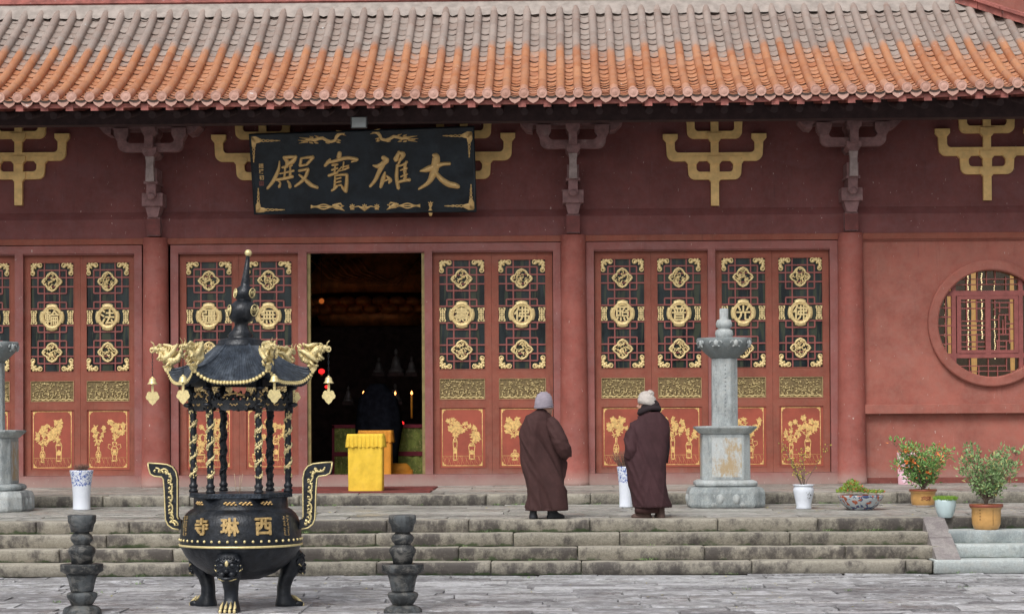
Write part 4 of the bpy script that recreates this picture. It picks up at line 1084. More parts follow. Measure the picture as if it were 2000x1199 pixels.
def corner(cx, cy, sx, sy):
    ps([(cx, cy+sy*1, 3.5), (cx+sx*7, cy+sy*5, 8), (cx+sx*16, cy+sy*5.5, 4.5), (cx+sx*23, cy+sy*6, 1.5)]); ps([(cx+sx*2, cy, 3), (cx+sx*4.5, cy+sy*9, 6.5), (cx+sx*5.5, cy+sy*17, 4), (cx+sx*6, cy+sy*22, 1.5)])
    ps([(cx, cy, 2), (cx+sx*6, cy+sy*3, 4), (cx+sx*9, cy+sy*9, 4)])
    for ph in (0, PI):
        ps([(cx+sx*(20+t*2.2), cy+sy*(6+2.6*math.sin(t*.8+ph)*(1-t/18)), .9) for t in range(0, 18)])
        ps([(cx+sx*(5.5+2.6*math.sin(t*.8+ph)*(1-t/16)), cy+sy*(19+t*2.1), .9) for t in range(0, 15)])
    for t in (4, 9): ps([(cx+sx*(20+t*2.2-2), cy+sy*6, 2), (cx+sx*(20+t*2.2+2), cy+sy*6.5, 2)]); ps([(cx+sx*6, cy+sy*(19+t*2-2), 1.8), (cx+sx*6, cy+sy*(19+t*2+2), 1.8)])
def fin(nm):
    global m
    m.build(nm, 'gold_plaque', pq_); m = MB()
for a_ in ((490, 269, 1, 1), (922, 259.5, -1, 1), (499, 416, 1, -1), (925.5, 408.5, -1, -1)): corner(*a_); fin('corner_scroll')
def drag(cx, cy, s):
    L = [(50, -14, 1), (44, -12, 3.2), (36, -10, 3.6), (31, -4, 3.2), (28, 3, 3), (20, 5, 3), (12, 2.5, 3), (4, -2, 3.2), (-4, -1, 3.2), (-12, 2, 3.2), (-20, 0, 3.5), (-28, 3, 2.6), (-38, 4, 1)]
    ps([(cx+s*a, cy+b, h) for a, b, h in L])
    for a, b in ((35, 6), (14, 7), (-8, 7), (-18, 7), (36, 2)): ps([(cx+s*(a-4), cy+b-1, 1.6), (cx+s*a, cy+b, 2), (cx+s*(a+4), cy+b+1.2, .8)])
    for a, b, c, d in ((-24, -1, -42, -3), (-24, 3, -44, 2), (-24, 5, -42, 8), (42, -14, 30, -17), (40, -10, 50, -7), (-4, -4, -12, -7), (-14, -3, -22, -6)): ps([(cx+s*a, cy+b, 1.8), (cx+s*c, cy+d, .5)])
drag(626, 272, 1); fin('gilt_dragon'); drag(773, 269, -1); fin('gilt_dragon')
def scroll(cx, cy, s):
    for o_, a in ((-2.5, 1), (2.5, -1), (0, 0)): ps([(cx+s*(-34+4*i), cy+o_+2.2*a*math.sin(i*.75), 1.3) for i in range(13)])
    ps([(cx+s*8, cy-2, 3), (cx+s*16, cy, 5), (cx+s*24, cy+3, 3), (cx+s*32, cy+8, .6)]); ps([(cx+s*12, cy-5, 1), (cx+s*24, cy-6, 2), (cx+s*28, cy-1, 1)]); ps([(cx+s*20, cy+2, 1.5), (cx+s*31, cy-2, 1)])
scroll(641, 404, 1); fin('gilt_scroll'); scroll(787, 402, -1); fin('gilt_scroll')
for a in (-24, 0, 24): 
    for k in range(5):
        t = PI*(k/4); ps([(712+a, 405, 2.6), (712+a+6*math.cos(t), 404-6*math.sin(t), .6)])
    ps([(708+a, 407, 3), (716+a, 407, 3)])
ps([(690, 405, 1), (700, 403, 1.2), (712, 409, 4), (724, 403, 1.2), (734, 405, 1)]); fin('gilt_flowers')
ps([(841, 397, 3), (841, 402, 3), (840.5, 406, 1.5), (841, 413, 4.5), (841, 418, 3.5), (841, 422, 2)])
for dx_, dy_ in ((-5, -4), (5, -4), (0, -6), (-4, 2), (4, 2)): ps([(841, 399, 2), (841+dx_, 399+dy_, .6)])
m.build('gilt_ornament', 'gold_plaque', pq_)
m = MB(); ins_ = [(510, 324, '趙'), (510.5, 335, '樸'), (511, 347, '初')]
for px, py, c in ins_:
    bm = glyph(c, 9.5*KP, .03, .01); x, z = PL(px, py)
    for v in bm.verts: v.co = Vector((v.co.x+x, (-.006 if v.co.y < 0 else .004), v.co.z+z))
    m.absorb(bm)
m.build('signature', 'gold_plaque', pq_)
m = MB(); x, z = PL(511, 358.5); s_ = 4.3*KP; m.ring([(x-s_, z-s_), (x+s_, z-s_), (x+s_, z+s_), (x-s_, z+s_)], [(x-s_*.8, z-s_*.8), (x+s_*.8, z-s_*.8), (x+s_*.8, z+s_*.8), (x-s_*.8, z+s_*.8)], -.005, .004)
for i in range(-1, 2): m.box(x-s_*.6, x+s_*.6, -.004, .002, z+i*s_*.5-s_*.12, z+i*s_*.5+s_*.12)
m.build('seal', 'rafter_red', pq_)
# floodlight above the plaque
c = P(701.5, 240, 32.3); fl = empty('floodlight', c, 'small grey square floodlight above the middle of the black plaque', 'floodlight')
m = MB(); h = .122; 
vs = [(x*h*s, -.0+y, z*h*.72*s) for y, s in ((-.03, 1.0), (-.045, .93), (.05, .8)) for x, z in ((-1, -1), (1, -1), (1, 1), (-1, 1))]
V = [m.v(v) for v in vs]
for a in (0, 4, 8):
    pass
for r0_, r1_ in ((1, 0), (0, 2)):
    for i in range(4): m._f([V[r0_*4+i], V[r0_*4+(i+1) % 4], V[r1_*4+(i+1) % 4], V[r1_*4+i]])
m._f(V[8:12]); m.build('housing', 'lamp_grey', fl)
m = MB(); h2 = h*.86; m.box(-h2, h2, -.043, -.03, -h2*.70, h2*.70); m.build('lens', 'lamp_glass', fl)
m = MB(); m.box(-h*1.08, -h*1.02, -.02, .06, -.02, .02); m.box(h*1.02, h*1.08, -.02, .06, -.02, .02); m.box(-h*1.08, h*1.08, .05, .06, -.02, .02); m.box(-.02, .02, .05, .28, -.01, .02); m.build('mounting_arm', 'iron', fl)

# ------------------------------------------------------------------ incense burner
D_B = 20.6; bc = P(470.5, 1000, D_B); BX, BY = bc.x, D_B
KB = D_B/F
def bz(py): return P(470.5, py, D_B).z
BZ0 = 0.0
bn = empty('incense_burner', (BX, BY, 0), 'black iron tripod incense burner with gilt dragons on its roof, before the steps', 'incense burner')
PHI = 0.0
m = MB()
def R(px): return px*KB
pr_ = [(R(2), bz(1131)), (R(38), bz(1129)), (R(66), bz(1118)), (R(90), bz(1102)), (R(107), bz(1085)), (R(116), bz(1068)), (R(118.5), bz(1062)), (R(118.5), bz(1050)), (R(117.5), bz(1040)), (R(115), bz(1022)), (R(112), bz(1010)), (R(106), bz(1001)), (R(98), bz(994)), (R(92), bz(991)), (R(91), bz(971)), (R(88), bz(971)), (R(70), bz(975))]
m.lathe(pr_, 96, cap=True); m.build('bowl', 'iron', bn)
m = MB(); t_ = [(R(118), bz(1064.5)), (R(120.5), bz(1064)), (R(120.8), bz(1060.5)), (R(118), bz(1060))]; m.lathe(t_, 96, cap=False); m.build('gilt_band', 'gold_bright', bn)
m = MB(); m.blob((0, 0, 0), (.0135, .0135, .0135), 2); o = m.build('stud', 'gold_bright', bn); sme = o.data; bpy.data.objects.remove(o)
for i in range(46): a = 2*PI*i/46; put('stud', sme, (R(118.6)*math.cos(a), R(118.6)*math.sin(a), bz(1051.5)), bn)
def wrap(bm, ang, z0, r, out, m):
    for v in bm.verts:
        a = ang+v.co.x/r; rad = r+(out-(v.co.y+1)*.006 if v.co.y < 0 else -.01); zz = z0+v.co.z
        rad2 = rad-(.10*max(0, (zz-bz(1035)))**1.0*1.0 if zz > bz(1035) else 0)
        v.co = Vector((rad2*math.cos(a), rad2*math.sin(a), zz))
    m.absorb(bm)
for px, c, sz_ in ((398, '寺', .150), (455.7, '琳', .165), (518.5, '西', .158)):
    m = MB(); off = (px-470.5+11)/118.0; a = -PI/2+math.asin(off); wrap(bold(c, sz_, .006), a, bz(1023), R(117.5), .012, m); m.build('raised_character', 'gold_dull', bn)
m = MB(); rg = random.Random(11)
for ca, n_, gold in ((-PI/2+math.asin((566-470.5)/118), 2, 1), (-PI/2+math.asin((368-470.5)/118), 2, 0)):
    for c_ in range(n_):
        for k in range(9):
            a0 = ca+c_*.085; z = bz(1006+4.3*k)
            for s_ in range(4):
                aa = a0+rg.uniform(-.018, .018); zz = z+rg.uniform(-.008, .008); r = R(118)-(.10*max(0, zz-bz(1035)))
                w_, h_ = (.010, .002) if rg.random() < .6 else (.002, .008)
                m.blob((r*math.cos(aa), r*math.sin(aa), zz), (w_, w_*.6, h_), 1)
m.build('small_inscription', 'gold_dull', bn)
# tray (hexagonal with a key-pattern edge) and pavilion
def hexr(a, Ra):
    """distance to a hexagon's side, vertices at PHI+60k"""
    t = (a-PHI) % (PI/3); return Ra*math.cos(PI/6)/math.cos(t-PI/6)
def hexprism(m, Ra, z0, z1, rot=0, n=6, Rb=None):
    Rb = Rb or Ra; A_ = [PHI+PI/3*i for i in range(6)]
    a = [m.v((Ra*math.cos(t), Ra*math.sin(t), z0)) for t in A_]; b = [m.v((Rb*math.cos(t), Rb*math.sin(t), z1)) for t in A_]
    m._f(a[::-1]); m._f(b)
    for i in range(6): m._f([a[i], a[(i+1) % 6], b[(i+1) % 6], b[i]])
RC = .456
m = MB(); hexprism(m, R(101)/1.0, bz(970.5), bz(961)); m.build('tray', 'iron_roof', bn)
m = MB()
for s_ in range(6):
    a0, a1 = PHI+PI/3*s_, PHI+PI/3*(s_+1); p0 = Vector((math.cos(a0), math.sin(a0), 0))*R(101.6); p1 = Vector((math.cos(a1), math.sin(a1), 0))*R(101.6)
    N_ = 14
    for k in range(N_):
        for row in (0, 1):
            o_ = .25 if row else 0
            q0, q1 = p0.lerp(p1, (k+o_+.1)/(N_+.5)), p0.lerp(p1, (k+o_+.85)/(N_+.5)); z = bz(968.3-row*4.2)
            m.tube([q0+Vector((0, 0, z)), q1+Vector((0, 0, z))], .0042, 4)
m.build('key_fret', 'iron_roof', bn)
for a in (-PI/2+.25, -PI/2-.08, -PI/2+.72, -PI/2-.9):
    m = MB()
    for k in range(9): m.blob(((R(91.5))*math.cos(a+(k-4)*.03), (R(91.5))*math.sin(a+(k-4)*.03), bz(980)+.012*math.sin(k*2.1)), (.016, .012, .009), 1)
    m.build('lotus_relief', 'gold_plaque', bn)
zc0, zc1 = bz(960.5), bz(797)
for i in range(6):
    a = PHI+PI/3*i; cx, cy = RC*math.cos(a), RC*math.sin(a)
    m = MB(); r = .033
    pts = [(r*1.3, zc0), (r*1.35, zc0+.02), (r*.95, zc0+.035), (r*1.25, zc0+.05), (r*1.3, zc0+.07), (r*.9, zc0+.085), (r*.9, zc0+.10)]+[(r*(.93+.10*math.sin(k*1.9)), zc0+.12+(zc1-zc0-.12)*k/30) for k in range(31)]
    m.lathe(pts, 18, (cx, cy)); p = m.build('column', 'iron', bn)
    m = MB(); rg = random.Random(i+5)
    for st_ in range(1):
        pts = []; rad = []
        for k in range(60):
            t = k/59; b = i+t*PI*2*4.2; pts.append((cx+(r*1.0)*math.cos(b), cy+(r*1.0)*math.sin(b), zc0+.14+(zc1-zc0-.16)*t)); rad.append(.0125*(.65+.5*math.sin(k*.9)**2))
        m.tube(pts, rad, 6)
    for k in range(190):
        t = rg.random(); b = i+t*PI*2*4.2+rg.gauss(0, .9); m.blob((cx+r*math.cos(b), cy+r*math.sin(b), zc0+.14+(zc1-zc0-.16)*t), (.0075, .0075, .012), 1)
    back_ = math.sin(a) > .2
    o = m.build('dragon_relief', 'gold_dragon' if not back_ else 'iron', p)
# frieze with scalloped openings
m = MB(); za, zb2 = bz(797), bz(744)
for s_ in range(6):
    a0, a1 = PHI+PI/3*s_, PHI+PI/3*(s_+1); p0 = Vector((math.cos(a0), math.sin(a0), 0))*.475; p1 = Vector((math.cos(a1), math.sin(a1), 0))*.475
    nrm = (p0+p1).normalized(); N_ = 40; 
    for lo, hi, amp in ((za, za+.075, 1), (zb2-.05, zb2+.02, 0)):
        A_, B_ = [], []
        for k in range(N_+1):
            u = k/N_; e = abs(u-.5)*2; dz = amp*(-.030*(e < .55)+(-.02 if e > .82 else 0)+.012*abs(math.sin(u*PI*6)))
            p = p0.lerp(p1, u); A_.append((p, lo+dz)); B_.append((p, hi+.006*math.sin(u*40)))
        for of in (.014, -.014):
            va = [m.v(p+nrm*of+Vector((0, 0, z))) for p, z in A_]; vb = [m.v(p+nrm*of+Vector((0, 0, z))) for p, z in B_]
            for k in range(N_): m._f([va[k], va[k+1], vb[k+1], vb[k]])
            if of > 0: va0, vb0 = va, vb
        for k in range(N_): m._f([va0[k], va0[k+1], va[k+1], va[k]]); m._f([vb0[k], vb0[k+1], vb[k+1], vb[k]])
    for k in range(26):
        u = (k+.5)/26; p = p0.lerp(p1, u); z = za+.09+.03*math.sin(k*1.7); m.blob(p+Vector((0, 0, z+.02)), (.016, .016, .030), 1)
    c_ = p0*1.0; m.tube([p0+Vector((0, 0, za-.05)), p0+Vector((0, 0, zb2+.02))], .03, 8)
    m.blob(p0*1.06+Vector((0, 0, za+.03)), (.05, .05, .025), 2); m.blob(p0*1.06+Vector((0, 0, zb2-.07)), (.045, .045, .022), 2)
m.build('frieze', 'iron', bn)
m = MB(); rg = random.Random(4)
for s_ in range(6):
    a0, a1 = PHI+PI/3*s_, PHI+PI/3*(s_+1); p0 = Vector((math.cos(a0), math.sin(a0), 0))*.475; p1 = Vector((math.cos(a1), math.sin(a1), 0))*.475
    nrm = (p0+p1).normalized()
    for u0 in (.18, .42, .58, .82):
        m.tube([p0.lerp(p1, u0+.012*k*(1 if u0 < .5 else -1))+nrm*.017+Vector((0, 0, za+.03+.014*math.sin(k*1.2)*(1-k/10))) for k in range(9)], .004, 5)
    for k in range(16):
        u = .3+.4*k/15; m.blob(p0.lerp(p1, u)+nrm*.012+Vector((0, 0, za+.105+.035*math.sin(PI*k/15)+rg.uniform(-.01, .01))), (.016, .012, .009), 1)
    for z_ in (za+.0, za+.05, za+.11): m.tube([p0*1.075+Vector((rg.uniform(-.01, .01), 0, z_+.012*k)) + Vector((.018*math.sin(k*1.5), 0, 0)) for k in range(5)], .004, 5)
m.build('frieze_gilding', 'gold_plaque', bn)
# roof
RR, RT = .70, .205
def roofpt(a, t):
    """t 0 at the crown, 1 at the eave"""
    hx = hexr(a, 1.0); cor = max(0, (hx-.866)/.134)       # 0 mid-side .. 1 corner
    blend = t**1.2; r = (RT+(RR-RT)*t)*(1*(1-blend)+hx*blend) if t < 1 else RR*hx
    z = bz(673)-(.36)*(1-(1-t)**1.25)*1.0+cor**1.6*.125*t**2.2
    return r, z
m = MB(); NA, NR = 6*88, 14; rows = []
for k in range(NR+1):
    t = k/NR; row = []
    for i in range(NA):
        a = PHI+2*PI*i/NA; r, z = roofpt(a, t); fl_ = .011*abs(math.sin(i*PI/4)) + .006*noise.noise(Vector((i*.21, k*.3, 0)))
        row.append(m.v((r*math.cos(a), r*math.sin(a), z+fl_*(1.2-t*.3))))
    rows.append(row)
for k in range(NR):
    for i in range(NA): m._f([rows[k][i], rows[k][(i+1) % NA], rows[k+1][(i+1) % NA], rows[k+1][i]], True)
lo = [m.v((v.co.x*.99, v.co.y*.99, v.co.z-.045)) for v in rows[-1]]; inn = [m.v((v.co.x*.64, v.co.y*.64, bz(744)+.02)) for v in rows[-1]]
for i in range(NA): j = (i+1) % NA; m._f([rows[-1][i], rows[-1][j], lo[j], lo[i]]); m._f([lo[i], lo[j], inn[j], inn[i]])
m.build('pavilion_roof', 'iron_roof', bn)
m = MB()
for i in range(6):   # hip rolls
    a = PHI+PI/3*i; m.tube([Vector((roofpt(a, t)[0]*math.cos(a), roofpt(a, t)[0]*math.sin(a), roofpt(a, t)[1]+.008)) for t in [k/12 for k in range(13)]], .012, 8)
m.build('hip_roll', 'iron_roof', bn)
m = MB()
NT_ = 23
for i in range(6*NT_):
    # spacing follows the side evenly
    s_ = i//NT_; u = (i % NT_+.5)/NT_; a0, a1 = PHI+PI/3*s_, PHI+PI/3*(s_+1); p = Vector((math.cos(a0), math.sin(a0), 0)).lerp(Vector((math.cos(a1), math.sin(a1), 0)), u)*RR*1.005
    aa = math.atan2(p.y, p.x); z = roofpt(aa, 1)[1]; n_ = Vector((math.cos(PHI+PI/3*(s_+.5)), math.sin(PHI+PI/3*(s_+.5)), 0)); tg = Vector((-n_.y, n_.x, 0))
    mm = Matrix(((tg.x, n_.x, 0, 0), (tg.y, n_.y, 0, 0), (0, 0, 1, 0), (0, 0, 0, 1)))
    m.blob(p+Vector((0, 0, z-.020)), (.019, .008, .019), 1, mm); m.blob(p+n_*.007+Vector((0, 0, z-.024)), (.007, .007, .008), 1, mm); m.blob(p+Vector((0, 0, z-.006)), (.019, .010, .007), 1, mm)
m.build('gilt_eave_trim', 'gold_bright', bn)
m = MB(); z = bz
m.lathe([(R(46), z(680)), (R(47), z(673)), (R(44), z(670)), (R(43), z(665)), (R(38), z(662)), (R(22), z(659.5)), (R(25.5), z(655)), (R(17), z(645)), (R(13), z(636)), (R(14), z(630)), (R(20), z(628)), (R(27), z(618)), (R(29), z(607)), (R(26), z(596)), (R(15), z(587)), (R(13), z(586)), (R(18), z(582)), (R(19.5), z(574)), (R(17), z(564)), (R(9), z(558)), (R(8.5), z(553)), (R(6), z(530)), (R(3.6), z(500))], 40, cap=True)
for v in m.bm.verts: v.co.x += max(0, v.co.z-z(655))*.10
m.build('gourd_finial', 'iron', bn)
m = MB(); m.blob(((z(494.5)-z(655))*.10, 0, z(494.5)), (R(7), R(7), R(7)), 3); m.build('finial_ball', 'gold_bright', bn)
for z0_, r_o, rs_ in ((607, 28.5, 10), (573, 19, 8)):
    for a in (-PI/2-1.05, -PI/2+1.05, PI/2-1.05, PI/2+1.05):
        m = MB(); c_ = Vector((R(r_o)*math.cos(a), R(r_o)*math.sin(a), z(z0_))); tg = Vector((-math.sin(a), math.cos(a), 0))
        m.tube([c_+tg*R(rs_)*math.cos(b)+Vector((0, 0, R(rs_)*1.1*math.sin(b))) for b in [2*PI*i/16 for i in range(17)]], .005, 6, cap=False)
        for b in (-.5, 0, .5): m.tube([c_+tg*R(rs_)*b+Vector((0, 0, -R(rs_)*.6)), c_+tg*R(rs_)*b+Vector((0, 0, R(rs_)*.6))], .004, 5)
        m.tube([c_-tg*R(rs_)*.6, c_+tg*R(rs_)*.6], .004, 5)
        for v in m.bm.verts: v.co.x += max(0, v.co.z-z(655))*.10
        m.build('round_seal', 'gold_bright', bn)
def dragon_mesh(seed):
    rg = random.Random(seed); m = MB()          # x outward, z up, origin at roof corner
    body = [(-.15, .0, .19), (-.135, 0, .12), (-.105, .015, .065), (-.055, .025, .045), (-.01, .01, .07), (.01, -.02, .12), (.04, -.02, .155), (.08, -.005, .165), (.115, 0, .16)]
    m.tube(body, [.012, .026, .036, .040, .042, .040, .038, .036, .030], 10)
    body2 = [(-.11, .03, .22), (-.07, .03, .16), (-.03, .03, .11), (.03, .03, .08), (.07, .02, .10), (.09, 0, .15)]
    m.tube(body2, [.010, .024, .030, .032, .028, .016], 8)
    m.tube([(-.16, -.03, .15), (-.10, -.045, .14), (-.04, -.05, .10), (.02, -.05, .06), (.06, -.045, .03)], [.008, .020, .026, .022, .012], 8)
    m.tube([(-.10, -.02, .21), (-.05, -.03, .19), (.0, -.02, .20), (.05, 0, .215)], [.006, .018, .022, .010], 8)
    m.blob((.125, 0, .172), (.042, .034, .030), 2); m.blob((.155, 0, .172), (.028, .024, .014), 2); m.blob((.15, 0, .148), (.022, .018, .009), 2)
    m.tube([(.165+.024*math.cos(t), 0, .160+.024*math.sin(t)) for t in [2*PI*i/16 for i in range(17)]], .008, 6, cap=False)
    for s in (-1, 1):
        m.tube([(.11, s*.020, .19), (.085, s*.036, .215), (.06, s*.04, .215)], [.010, .008, .003], 6)
        m.tube([(.145, s*.015, .187), (.155, s*.022, .225), (.18, s*.026, .245)], [.006, .0035, .002], 5)
        for x_, z_ in ((-.03, .05), (.06, .12)): m.tube([(x_, s*.02, z_), (x_+.02, s*.055, z_-.03), (x_+.05, s*.05, z_-.055)], [.018, .014, .010], 6)
        for k in range(3): m.tube([(.03+.02*k, s*.05, .07), (.045+.02*k, s*.06, .05)], [.007, .004], 5)
    for k in range(60):   # scales, mane and back fins
        t = rg.random(); i = int(t*(len(body)-1)); p = Vector(body[i]).lerp(Vector(body[min(i+1, len(body)-1)]), t*(len(body)-1)-i)
        an = rg.uniform(0, 2*PI); m.blob(p+Vector((0, .034*math.cos(an), .034*math.sin(an))), (.013, .009, .011), 1)
    for k in range(9): x_ = -.15+k*.03; m.tube([(x_, .01*math.sin(k), .165+.02*math.sin(k)), (x_-.02, 0, .20+.02*math.sin(k*.8))], [.014, .006], 5)
    for k in range(9): m.blob((rg.uniform(-.05, .07), rg.uniform(-.03, .03), rg.uniform(-.005, .03)), (.024, .022, .016), 1)
    m.prism([(-.045, -.01), (.045, -.01), (.03, -.045), (0, -.07), (-.03, -.045)], -.02, .02)
    return m
dm = dragon_mesh(1); od = dm.build('dragon', 'gold_dragon'); dme = od.data; bpy.data.objects.remove(od)
for i in range(6):
    a = PHI+PI/3*i; r, zz = roofpt(a, 1); o = bpy.data.objects.new('dragon', dme); COL.objects.link(o); o.parent = bn
    o.location = ((r-.0)*math.cos(a), (r-.0)*math.sin(a), zz+.03); o.rotation_euler.z = a; o.scale = (.90, .95, .98)
# wind bells hanging from the dragons' mouths
def bell():
    b = empty('wind_bell', (0, 0, 0)); CL = .245
    m = MB(); n_ = 8
    for k in range(n_):
        z0_ = -.002-CL*k/n_; w_ = .006
        m.tube([(w_*math.cos(t) if k % 2 else 0, 0 if k % 2 else w_*math.cos(t), z0_-CL/n_/2+.020*math.sin(t)) for t in [2*PI*i/10 for i in range(11)]], .0022, 4, cap=False)
    m.build('chain', 'iron', b); o_ = .295-CL
    m = MB(); m.lathe([(.008, o_-.295), (.018, o_-.298), (.029, o_-.308), (.033, o_-.325), (.037, o_-.342), (.048, o_-.353), (.049, o_-.359), (.036, o_-.357)], 24); m.tube([(0, 0, o_-.285), (0, 0, o_-.30)], .010, 8); m.build('bell', 'gold_bright', b)
    m = MB(); sh = [(-.011, -.36), (.011, -.36), (.012, -.440), (.022, -.428), (.040, -.430), (.052, -.445), (.055, -.462), (.066, -.478), (.060, -.500), (.040, -.515), (.026, -.540), (.010, -.552), (0, -.562), (-.010, -.552), (-.026, -.540), (-.040, -.515), (-.060, -.500), (-.066, -.478), (-.055, -.462), (-.052, -.445), (-.040, -.430), (-.022, -.428), (-.012, -.440)]
    m.prism([(x_, z_+o_) for x_, z_ in sh], -.003, .003); m.build('clapper_plate', 'gold_bright', b); return b
BELL_L = {3: 'gilt bell with cloud-shaped clapper under the leftmost dragon of the iron burner', 4: 'gilt bell below the front left dragon, left of the burner columns', 5: 'gilt bell below the front right dragon, over the burner frieze',
          0: 'gilt bell under the rightmost dragon, against the dark doorway', 1: 'gilt bell at the back right corner, mostly behind the burner roof', 2: 'gilt bell at the back left corner of the burner roof, almost hidden'}
b0 = bell(); first = True
for i in range(6):
    a = PHI+PI/3*((3+i) % 6); idx = (3+i) % 6
    b = b0 if first else copy_tree(b0); first = False
    r, zz = roofpt(a, 1); rb = r+.149
    b.location = (BX+rb*math.cos(a), BY+rb*math.sin(a), zz+.03+.138); b.rotation_euler.z = (0, .15, -.3, .1, -.15, .25)[idx]
    tag(b, BELL_L[idx], 'bell', 'gilt wind bells on the incense burner')
# handles
hz = lambda v: (880+v/3.757)
HO = [(75, 85), (150, 90), (215, 97), (255, 115), (280, 150), (291, 200), (291, 400), (290, 480), (300, 498), (318, 505), (318, 572), (300, 574), (255, 565), (222, 540), (204, 500), (200, 420), (196, 300), (188, 205), (175, 188), (120, 182), (92, 165), (80, 125)]
def handle(s):
    m = MB(); hc = lambda u, v: (s*(-(470.5-(270+u/3.757))*KB if False else ((270+u/3.757)-470.5)*KB), bz(hz(v)))
    pts = [hc(u, v) for u, v in HO]
    pts = [(x*1.0, z_) for x, z_ in pts]
    m.prism(pts, -.05, .05); o = m.build('handle', 'iron', bn)
    m = MB()
    loop = pts+[pts[0]]; keep_ = [p for p in pts if abs(p[0]) > .55]
    for seq in (pts[:9], pts[11:]+[pts[0]]):
        m.tube([(x, -.052, z_) for x, z_ in seq], .007, 6)
    rg = random.Random(5)
    mid = [((a[0]+b[0])/2, (a[1]+b[1])/2) for a, b in ((HO[1], HO[19]), (HO[2], HO[18]), (HO[3], (190, 190)), (HO[5], (192, 230)), ((290, 270), (195, 270)), ((290, 330), (197, 330)), ((290, 400), (200, 400)), ((290, 460), (202, 460)), ((285, 500), (222, 530)), ((300, 530), (290, 540)))]
    midw = [hc(u-3, v) for u, v in mid]; fine = []
    for a, b in zip(midw, midw[1:]):
        for k in range(7): fine.append((a[0]+(b[0]-a[0])*k/7, a[1]+(b[1]-a[1])*k/7))
    m.tube([(x+.020*math.sin(i*.75), -.053, z_+.020*math.cos(i*.75)) for i, (x, z_) in enumerate(fine)], .0085, 6)
    for i in range(0, len(fine), 3):
        x, z_ = fine[i]; a = rg.random()*6; m.tube([(x, -.053, z_), (x+.02*math.cos(a), -.054, z_+.02*math.sin(a)), (x+.028*math.cos(a+.8), -.053, z_+.028*math.sin(a+.8))], [.011, .008, .003], 6)
    m.build('gilt_scroll', 'gold_bright', o)
handle(1); handle(-1)
# legs: lion mask above, clawed paw below
for ang in (266, 26, 146):
    a = math.radians(ang); L = empty('leg', (0, 0, 0)); bpy.data.objects.remove(L)
    m = MB(); secs = [(.575, 0, .50, .080, .05), (.55, 0, .515, .105, .075), (.50, 0, .52, .118, .095), (.43, 0, .52, .120, .105), (.365, 0, .505, .108, .100), (.325, 0, .48, .095, .085), (.28, 0, .455, .076, .072), (.20, 0, .43, .066, .065), (.13, 0, .43, .066, .065), (.09, 0, .44, .075, .08), (.05, 0, .46, .088, .11), (.02, 0, .465, .092, .118), (0, 0, .465, .086, .11)]
    m.loft([(z_, cx, -cy, hx, hy) for z_, cx, cy, hx, hy in secs], 28)
    f = -.62; F0 = f
    for s in (-1, 1):
        m.blob((s*.05, f+.01, .455), (.030, .022, .028), 2); m.tube([(s*.085, f+.03, .48), (s*.05, f+.0, .498), (s*.015, f+.005, .465)], .013, 6)
        m.blob((s*.045, f+.01, .375), (.036, .03, .028), 2); m.blob((s*.118, f+.08, .44), (.018, .03, .04), 2); m.tube([(s*.03, f+.0, .352), (s*.07, f+.015, .345), (s*.10, f+.05, .36)], .012, 6)
        for k in range(4): m.blob((s*(.10-.005*k), f+.05, .50-.05*k), (.022, .03, .022), 1)
    m.blob((0, f-.012, .405), (.026, .03, .026), 2); m.blob((0, f+.0, .335), (.06, .03, .02), 2)
    for k in range(7): m.blob(((k-3)*.028, f+.02+.004*abs(k-3), .525-.005*abs(k-3)), (.017, .02, .02), 1)
    for k in range(4): m.blob(((k-1.5)*.045, -.56, .035), (.026, .05, .034), 2)
    rot = Matrix.Rotation(a+PI/2, 4, 'Z')
    for v in m.bm.verts: v.co = rot @ v.co
    o = m.build('leg', 'iron', bn)
    m = MB()
    for k in range(4):
        x_ = (k-1.5)*.044; m.tube([(x_*.85, -.525, .115), (x_, -.565, .07), (x_*1.02, -.60, .03), (x_*1.02, -.608, .008)], [.004, .014, .017, .008], 8)
    m.blob((0, f-.002, .475), (.018, .014, .03), 2)
    for s in (-1, 1): m.tube([(s*.116, f+.06, .46), (s*.124, f+.08, .42), (s*.11, f+.045, .40)], [.010, .014, .003], 6)
    m.tube([(-.085, f+.03, .332), (-.04, f+.005, .318), (0, f-.004, .325), (.04, f+.005, .318), (.085, f+.03, .332)], .006, 6)
    for v in m.bm.verts: v.co = rot @ v.co
    m.build('gilt_claws', 'gold_dragon', o)
m = MB(); m.tone(.5); m.bbox(BX-.62, BX+.62, BY-.62, BY+.62, -.03, .014, .006); m.build('base_slab', 'slab_stone', label='flat pale stone slab lying under the iron incense burner', cat='slab')
# incense sticks
for i, (dx_, h_, tl_) in enumerate(((-.012, .19, -.02), (.012, .17, .012), (.018, .185, .03))):
    m = MB(); m.tube([(0, 0, 0), (tl_, 0, h_)], .0032, 5); o = m.build('incense_stick', 'incense', label='thin incense stick standing in the burner between the front columns', cat='incense stick', group='incense sticks in the burner'); o.location = (BX+dx_, BY-.2, bz(962))
o_ = None
